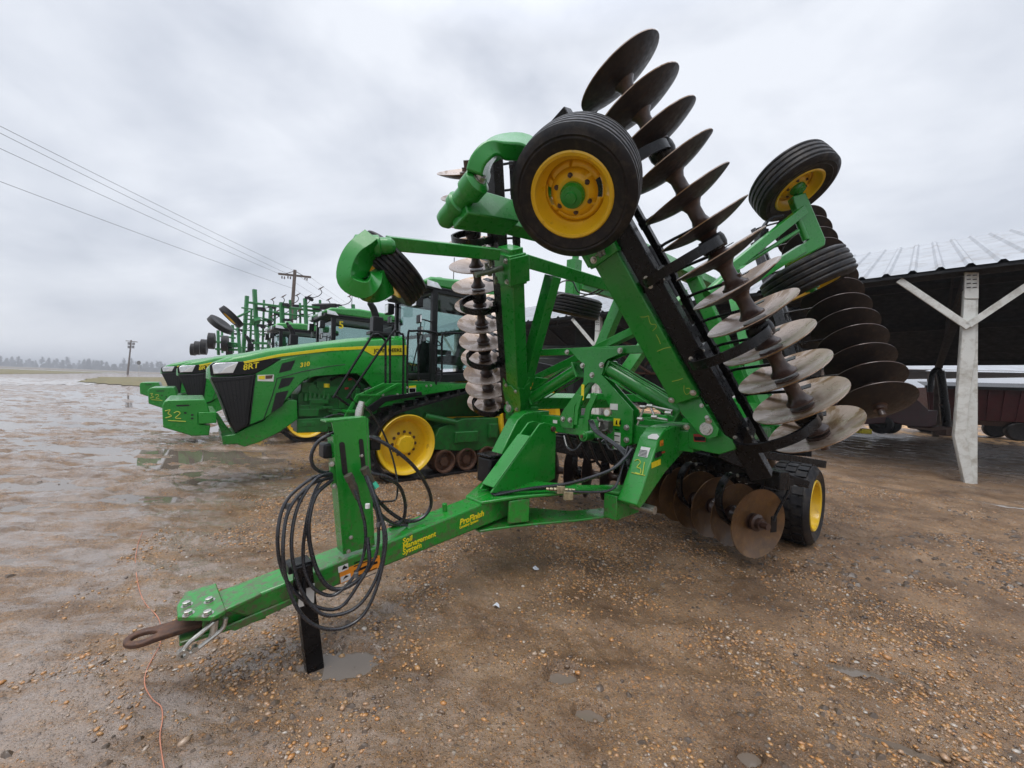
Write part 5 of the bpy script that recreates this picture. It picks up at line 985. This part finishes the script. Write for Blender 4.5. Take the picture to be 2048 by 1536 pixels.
# second shed in the distance
S2=root('machinery_shed',V((25,40,0)),'more distant shed with a white roof edge, seen through the open shed behind the harrow','shed')
def fz(py,px,d): return D(px,py,d)
m=MB(); a0,a1=D(1000,724,34),D(2300,748,34); bk=V((0,24,0)); rise=Z*2.6
m.prism([a0,a1,a1+bk*.45+rise,a0+bk*.45+rise],Z*.06); m.build('roof',MAT['tin'],S2)
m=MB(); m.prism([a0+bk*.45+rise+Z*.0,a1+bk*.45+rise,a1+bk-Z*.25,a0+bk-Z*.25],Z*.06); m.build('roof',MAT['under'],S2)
m=MB(); m.prism([a0-Z*.1+V((0,.1,0)),a1-Z*.1+V((0,.1,0)),a1-Z*.1+bk,a0-Z*.1+bk],Z*-.05); m.build('roof_underside',MAT['under'],S2)
for i in range(7):
    for j in (0.3,23.6): p=a0.lerp(a1,i/6)+V((0,j,0)); m=MB(); m.beam(V((p.x,p.y,0)),V((p.x,p.y,p.z-.15)),.2,.2,V((0,1,0))); m.build('shed_post',MAT['wood'],S2)
sheet('dirt_pad',[(1200,802),(1500,812),(2100,836),(2150,912),(1900,878),(1640,858),(1300,835)],.02,plain('orange washed dirt',(.50,.30,.14),.7,0,.15,.8),.03,n=10,seed=9)
# machinery under the roof
def rpoly(px,d,dep,mat,name,par,bevel=.01): m=MB(); m.prism([D(x,y,d) for x,y in px],V((dep*.6,dep,0))); return m.build(name,mat,par,bevel)
HD=root('harvester_head',V((15.2,14.8,0)),'dark red harvester header with a raked back, parked on tyres under the shed roof','header')
hb=rpoly(((1640,815),(1700,800),(1790,792),(1822,796),(1830,795),(1856,818),(1858,822),(1876,821),(1873,848),(1862,855),(1820,853),(1790,846),(1700,850),(1645,845)),15,1.0,MAT['red'],'body',HD,.03)
rpoly(((1794,783),(1808,783),(1808,793),(1794,792)),15.6,.3,plain('pale red panel',(.5,.22,.18),.5),'panel',HD); rpoly(((1820,853),(1862,856),(1880,852),(1894,856),(1893,860),(1862,862),(1822,857)),14.9,.3,MAT['rust'],'cutter_bar',HD)
for px in (1762,1778): 
    m=MB(); c=D(px,849,15.2+ (px-1762)*.01); m.lathe(c,V((-.75,-.66,0)),[(0,-.16),(.16,-.16),(.33,-.14),(.36,-.08),(.36,.08),(.33,.14),(.18,.16),(.12,.10),(0,.10)],26); m.build('wheel',MAT['tyre'],HD)
m=MB(); m.hexa(D(1727,862,14.6),V((.19,0,0)),V((0,.15,0)),Z*.09); tag(m.build('yellow_block',MAT['stripe'],None,.02),'small bright yellow block on the dirt under the shed','block')
AU=root('auger_spout',V((17,16.2,0)),'dark upright auger pipe with a hooked spout beside the red wagon','auger')
m=MB(); m.tube([D(1893,858,15.6),D(1888,800,15.6),D(1883,760,15.6),D(1880,742,15.6)],[.15,.13,.13,.13],14,4); ap=m.build('auger_tube',MAT['black'],AU); m=MB(); m.tube([D(1880,742,15.6),D(1874,738,15.6),D(1866,745,15.6),D(1862,760,15.6),D(1860,784,15.6)],.09,12,5); m.build('spout',MAT['black'],AU); m=MB(); m.hexa(D(1893,862,15.6),V((.25,0,0)),V((0,.2,0)),Z*.18); m.hexa(D(1888,810,15.6),V((.2,0,0)),V((0,.05,0)),Z*.03); m.build('auger_foot',MAT['rust'],AU,.02)
WGN=root('grain_wagon',V((20.5,16.4,0)),'dark red grain wagon with a tarp rim behind the near white post','wagon')
wx=unit(V((.86,-.5,0))); wy=V((.5,.86,0)); c=D(1975,812,16.6)
m=MB(); lo=c-Z*.62; hi=c+Z*.72
def wq(a,b,z): return V((c.x,c.y,0))+wx*a+wy*b+Z*z
m.add([wq(-1.75,-.0,lo.z),wq(1.75,0,lo.z),wq(1.75,2.0,lo.z),wq(-1.75,2.0,lo.z),wq(-1.95,-.2,hi.z),wq(1.9,-.2,hi.z),wq(1.9,2.2,hi.z),wq(-1.95,2.2,hi.z)],[(0,3,2,1),(0,1,5,4),(1,2,6,5),(2,3,7,6),(3,0,4,7),(4,5,6,7)]); wb_=m.build('wagon_box',MAT['red'],WGN,.02)
m=MB()
for i in range(9): m.beam(wq(-1.7+i*.42,-.02,lo.z+.02),wq(-1.88+i*.46,-.23,hi.z-.02),.06,.05,wy)
m.build('side_rib',MAT['red'],wb_); m=MB(); m.beam(wq(-2.0,-.25,hi.z+.03),wq(1.98,-.25,hi.z+.03),.10,.12); m.prism([wq(-2,-.25,hi.z+.06),wq(2,-.25,hi.z+.06),wq(1.9,1,hi.z+.28),wq(-1.9,1,hi.z+.28)],Z*.02); m.build('tarp',MAT['blackmatt'],wb_)
m=MB(); m.beam(wq(-1.9,.3,lo.z-.12),wq(2.1,.3,lo.z-.12),.14,.2); m.beam(wq(-1.9,1.7,lo.z-.12),wq(2.1,1.7,lo.z-.12),.14,.2); m.beam(wq(-2.9,1.0,.5),wq(-1.5,1.0,.55),.12,.12); m.build('chassis',MAT['rust'],WGN)
for a in (-1.3,.95):
    for b in (.15,1.85): m=MB(); m.lathe(wq(a,b,.40),wy,[(0,-.12),(.2,-.12),(.34,-.14),(.40,-.09),(.40,.09),(.34,.14),(.2,.12),(0,.12)],24); m.build('wheel',MAT['tyre'],WGN)
OD=root('old_planter',V((3.6,14.5,0)),'rusty planter frame with a grey hopper in the dark shed behind the mast plate','planter')
g_=random.Random(12)
m=MB()
for a,b in (((1235,680),(1290,700)),((1262,655),(1330,690)),((1240,708),(1300,745)),((1290,730),(1330,690)),((1225,700),(1345,712)),((1250,745),(1345,748))): m.tube([D(*a,13.6),D(*b,13.2)],.045,8)
m.build('toolbar',MAT['rust'],OD); m=MB(); c=D(1287,673,13.3); m.lathe(c-Z*.25,Z,[(0,0),(.12,0),(.28,.3),(.28,.5),(.2,.56),(0,.56)],20); m.build('hopper',plain('grey hopper',(.35,.36,.38),.5),OD)
m=MB(); m.beam(D(1292,745,13.4),D(1325,690,13.4),.12,.14); m.lathe(D(1268,715,13.2),V((.6,-.8,.1)),[(0,0),(.3,.03),(.3,.05),(0,.05)],28); m.beam(V((D(1240,690,13.4).x,13.4,0)),D(1240,690,13.4),.1,.1); m.beam(V((D(1330,690,13.3).x,13.3,0)),D(1330,690,13.3),.1,.1); m.build('opener',MAT['black'],OD)
# ------------------------------------------------------------------ poles, wires, sign
UP=root('utility_pole',V((0,0,0)),'nearer wooden utility pole with a braced crossarm, rising behind the cultivator','pole')
a=D(590,540,35); b=V((a.x-.35,a.y,0)); UP.location=b; ROOTS[UP.name]=Matrix.Translation(b).inverted()
m=MB(); m.tube([b,a],[.19,.13],12); m.build('pole',MAT['wood'],UP)
c0,c1=D(556.5,547.5,34.2),D(622,554.5,35.8); m=MB(); m.beam(c0,c1,.12,.17); m.build('crossarm',MAT['wood'],UP)
cm=D(589.5,550.5,35)
for s in (-1,1): m=MB(); m.beam(cm+unit(c1-c0)*.75*s+V((0,-.08,0)),D(590,542,34.9),.03,.05); m.build('arm_brace',MAT['wood'],UP)
for i,(x,y) in enumerate(((564,553),(569,554),(576,553),(581,554),(610,555),(614,557))):
    p=D(x,y,34.9); m=MB(); m.lathe(p,Z,[(0,-.18),(.05,-.18),(.06,-.12),(.04,-.06),(.06,0),(.02,.06),(0,.06)],10); m.build('insulator',MAT['spool'],UP)
def wire(name,label,p,q,sag,n=24,ext=0):
    if ext: p=p+(p-q)*ext
    m=MB(); m.tube([p.lerp(q,i/n)-Z*sag*4*(i/n)*(1-i/n) for i in range(n+1)],.010,5); return tag(m.build(name,MAT['wire'],None),label,'wire','overhead wires')
i=0
for (y0,d0,x1,y1,d1,lb) in ((248,15,587,541,35,'topmost overhead wire running from the upper left to the pole top'),(262,15.2,580,550,35,'second overhead wire from the top, left of the pole'),(293,15.5,557,547,34.3,'third overhead wire from the top, meeting the left crossarm end'),(359,15.5,586,577,35,'lowest overhead wire, meeting the pole below its crossarm')): wire('overhead_wire',lb,D(0,y0,d0),D(x1,y1,d1),.12,24,.25)
for (x0,y0,x1,y1,lb) in ((622,555,706,614,'overhead wire leaving the right crossarm end toward the harrow'),(598,552,690,612,'overhead wire sagging right from the middle of the crossarm'),(592,566,660,605,'short overhead wire dropping right below the crossarm'),(592,580,640,612,'lowest wire leaving the right side of the pole')): wire('overhead_wire',lb,D(x0,y0,35.4),D(x1,y1,56),.1)
FP=root('utility_pole',V((0,0,0)),'small distant utility pole with transformers beside the far road','pole')
a=D(262.5,680,120); b=V((a.x-.7,a.y,0)); FP.location=b; ROOTS[FP.name]=Matrix.Translation(b).inverted()
m=MB(); m.tube([b,a],[.24,.17],8); m.build('pole',MAT['wood'],FP); m=MB(); m.beam(D(252,681.5,120),D(275,684,120),.2,.22); m.build('crossarm',MAT['wood'],FP)
for x,y in ((258,687),(267,687.5),(258,694),(266,694)): m=MB(); p=D(x,y,120); m.cyl(p-Z*.4,p+Z*.4,.32,10); m.build('transformer',plain('grey transformer',(.2,.2,.21),.5),FP)
SG=root('stop_sign',V((0,0,0)),'back of an octagonal road sign on a thin post near the far pole','sign')
c=D(277.5,725.5,112); SG.location=V((c.x,c.y,0)); ROOTS[SG.name]=Matrix.Translation(SG.location).inverted()
m=MB(); m.prism([c+V((math.cos(rad(22.5+45*k)),0,math.sin(rad(22.5+45*k))))*.6 for k in range(8)],V((0,.05,0))); m.build('sign_plate',plain('dull sign back',(.13,.13,.12),.5,.3),SG); m=MB(); m.cyl(V((c.x,c.y+.1,0)),V((c.x,c.y+.1,c.z+.4)),.06,8); m.build('sign_post',MAT['steel'],SG)
# ------------------------------------------------------------------ litter
def gp(px,py,dz=.004):
    p=G(px,py,0.01)
    for _ in range(3): p=G(px,py,float(height(p.x,p.y)))
    return V((p.x,p.y,max(WL,float(height(p.x,p.y)))+dz))
m=MB(); m.tube([gp(*p) for p in ((285,1065),(276,1090),(271,1120),(273,1150),(280,1185),(292,1210),(315,1235),(322,1260),(320,1290),(305,1318),(292,1345),(290,1375),(305,1400),(322,1415),(325,1440),(320,1470),(322,1500),(332,1560))],.0022,6,5); tag(m.build('baling_twine',plain('faded orange twine',(.50,.21,.13),.7)),'thin faded orange twine lying across the mud below the hitch','twine')
PL=plain('clear plastic scrap',(.55,.58,.62),.15)
def scrap(px,py,r,label,seed):
    g=random.Random(seed); p=gp(px,py,.006); m=MB(); n=7; P=[p+V((math.cos(t)*r*g.uniform(.5,1.2),math.sin(t)*r*g.uniform(.5,1.1),g.uniform(0,.022))) for t in [6.283*i/n for i in range(n)]]; c=p+Z*.03; m.add(P+[c],[(i,(i+1)%n,n) for i in range(n)]); o=m.build('plastic_scrap',PL,None,flat=True); sm=o.modifiers.new('t','SOLIDIFY'); sm.thickness=.002; return tag(o,label,'litter','plastic scraps')
scrap(993,1215,.028,'pale plastic scrap alone on the gravel below the frame',1); scrap(1070,1140,.03,'pale plastic scrap in the dark shade under the frame',2); 
LB={'ground':('wet brown gravel and mud yard','ground'),'puddle_water':('shallow grey water standing in the flooded yard','water'),'field':('bare brown field beyond the road','field'),'road':('pale wet road along the horizon','road'),'gravel_drive':('pale gravel drive curving in from the road','drive'),'grass':('patch of brown winter grass by the drive','grass'),'gravel':('small orange and grey stones scattered on the yard','gravel'),'mud':('dark mud clods scattered over the yard','mud'),'treeline':('faded line of bare trees along the horizon','trees'),'haze':('thin rainy haze over the whole yard','haze'),'dirt_pad':('strip of orange dirt in daylight behind the shed','ground')}
for o in COL.objects:
    if o.parent is None and o.type=='MESH' and 'label' not in o:
        k=o.name.split('.')[0]
        if k in LB: o['label'],o['category']=LB[k]
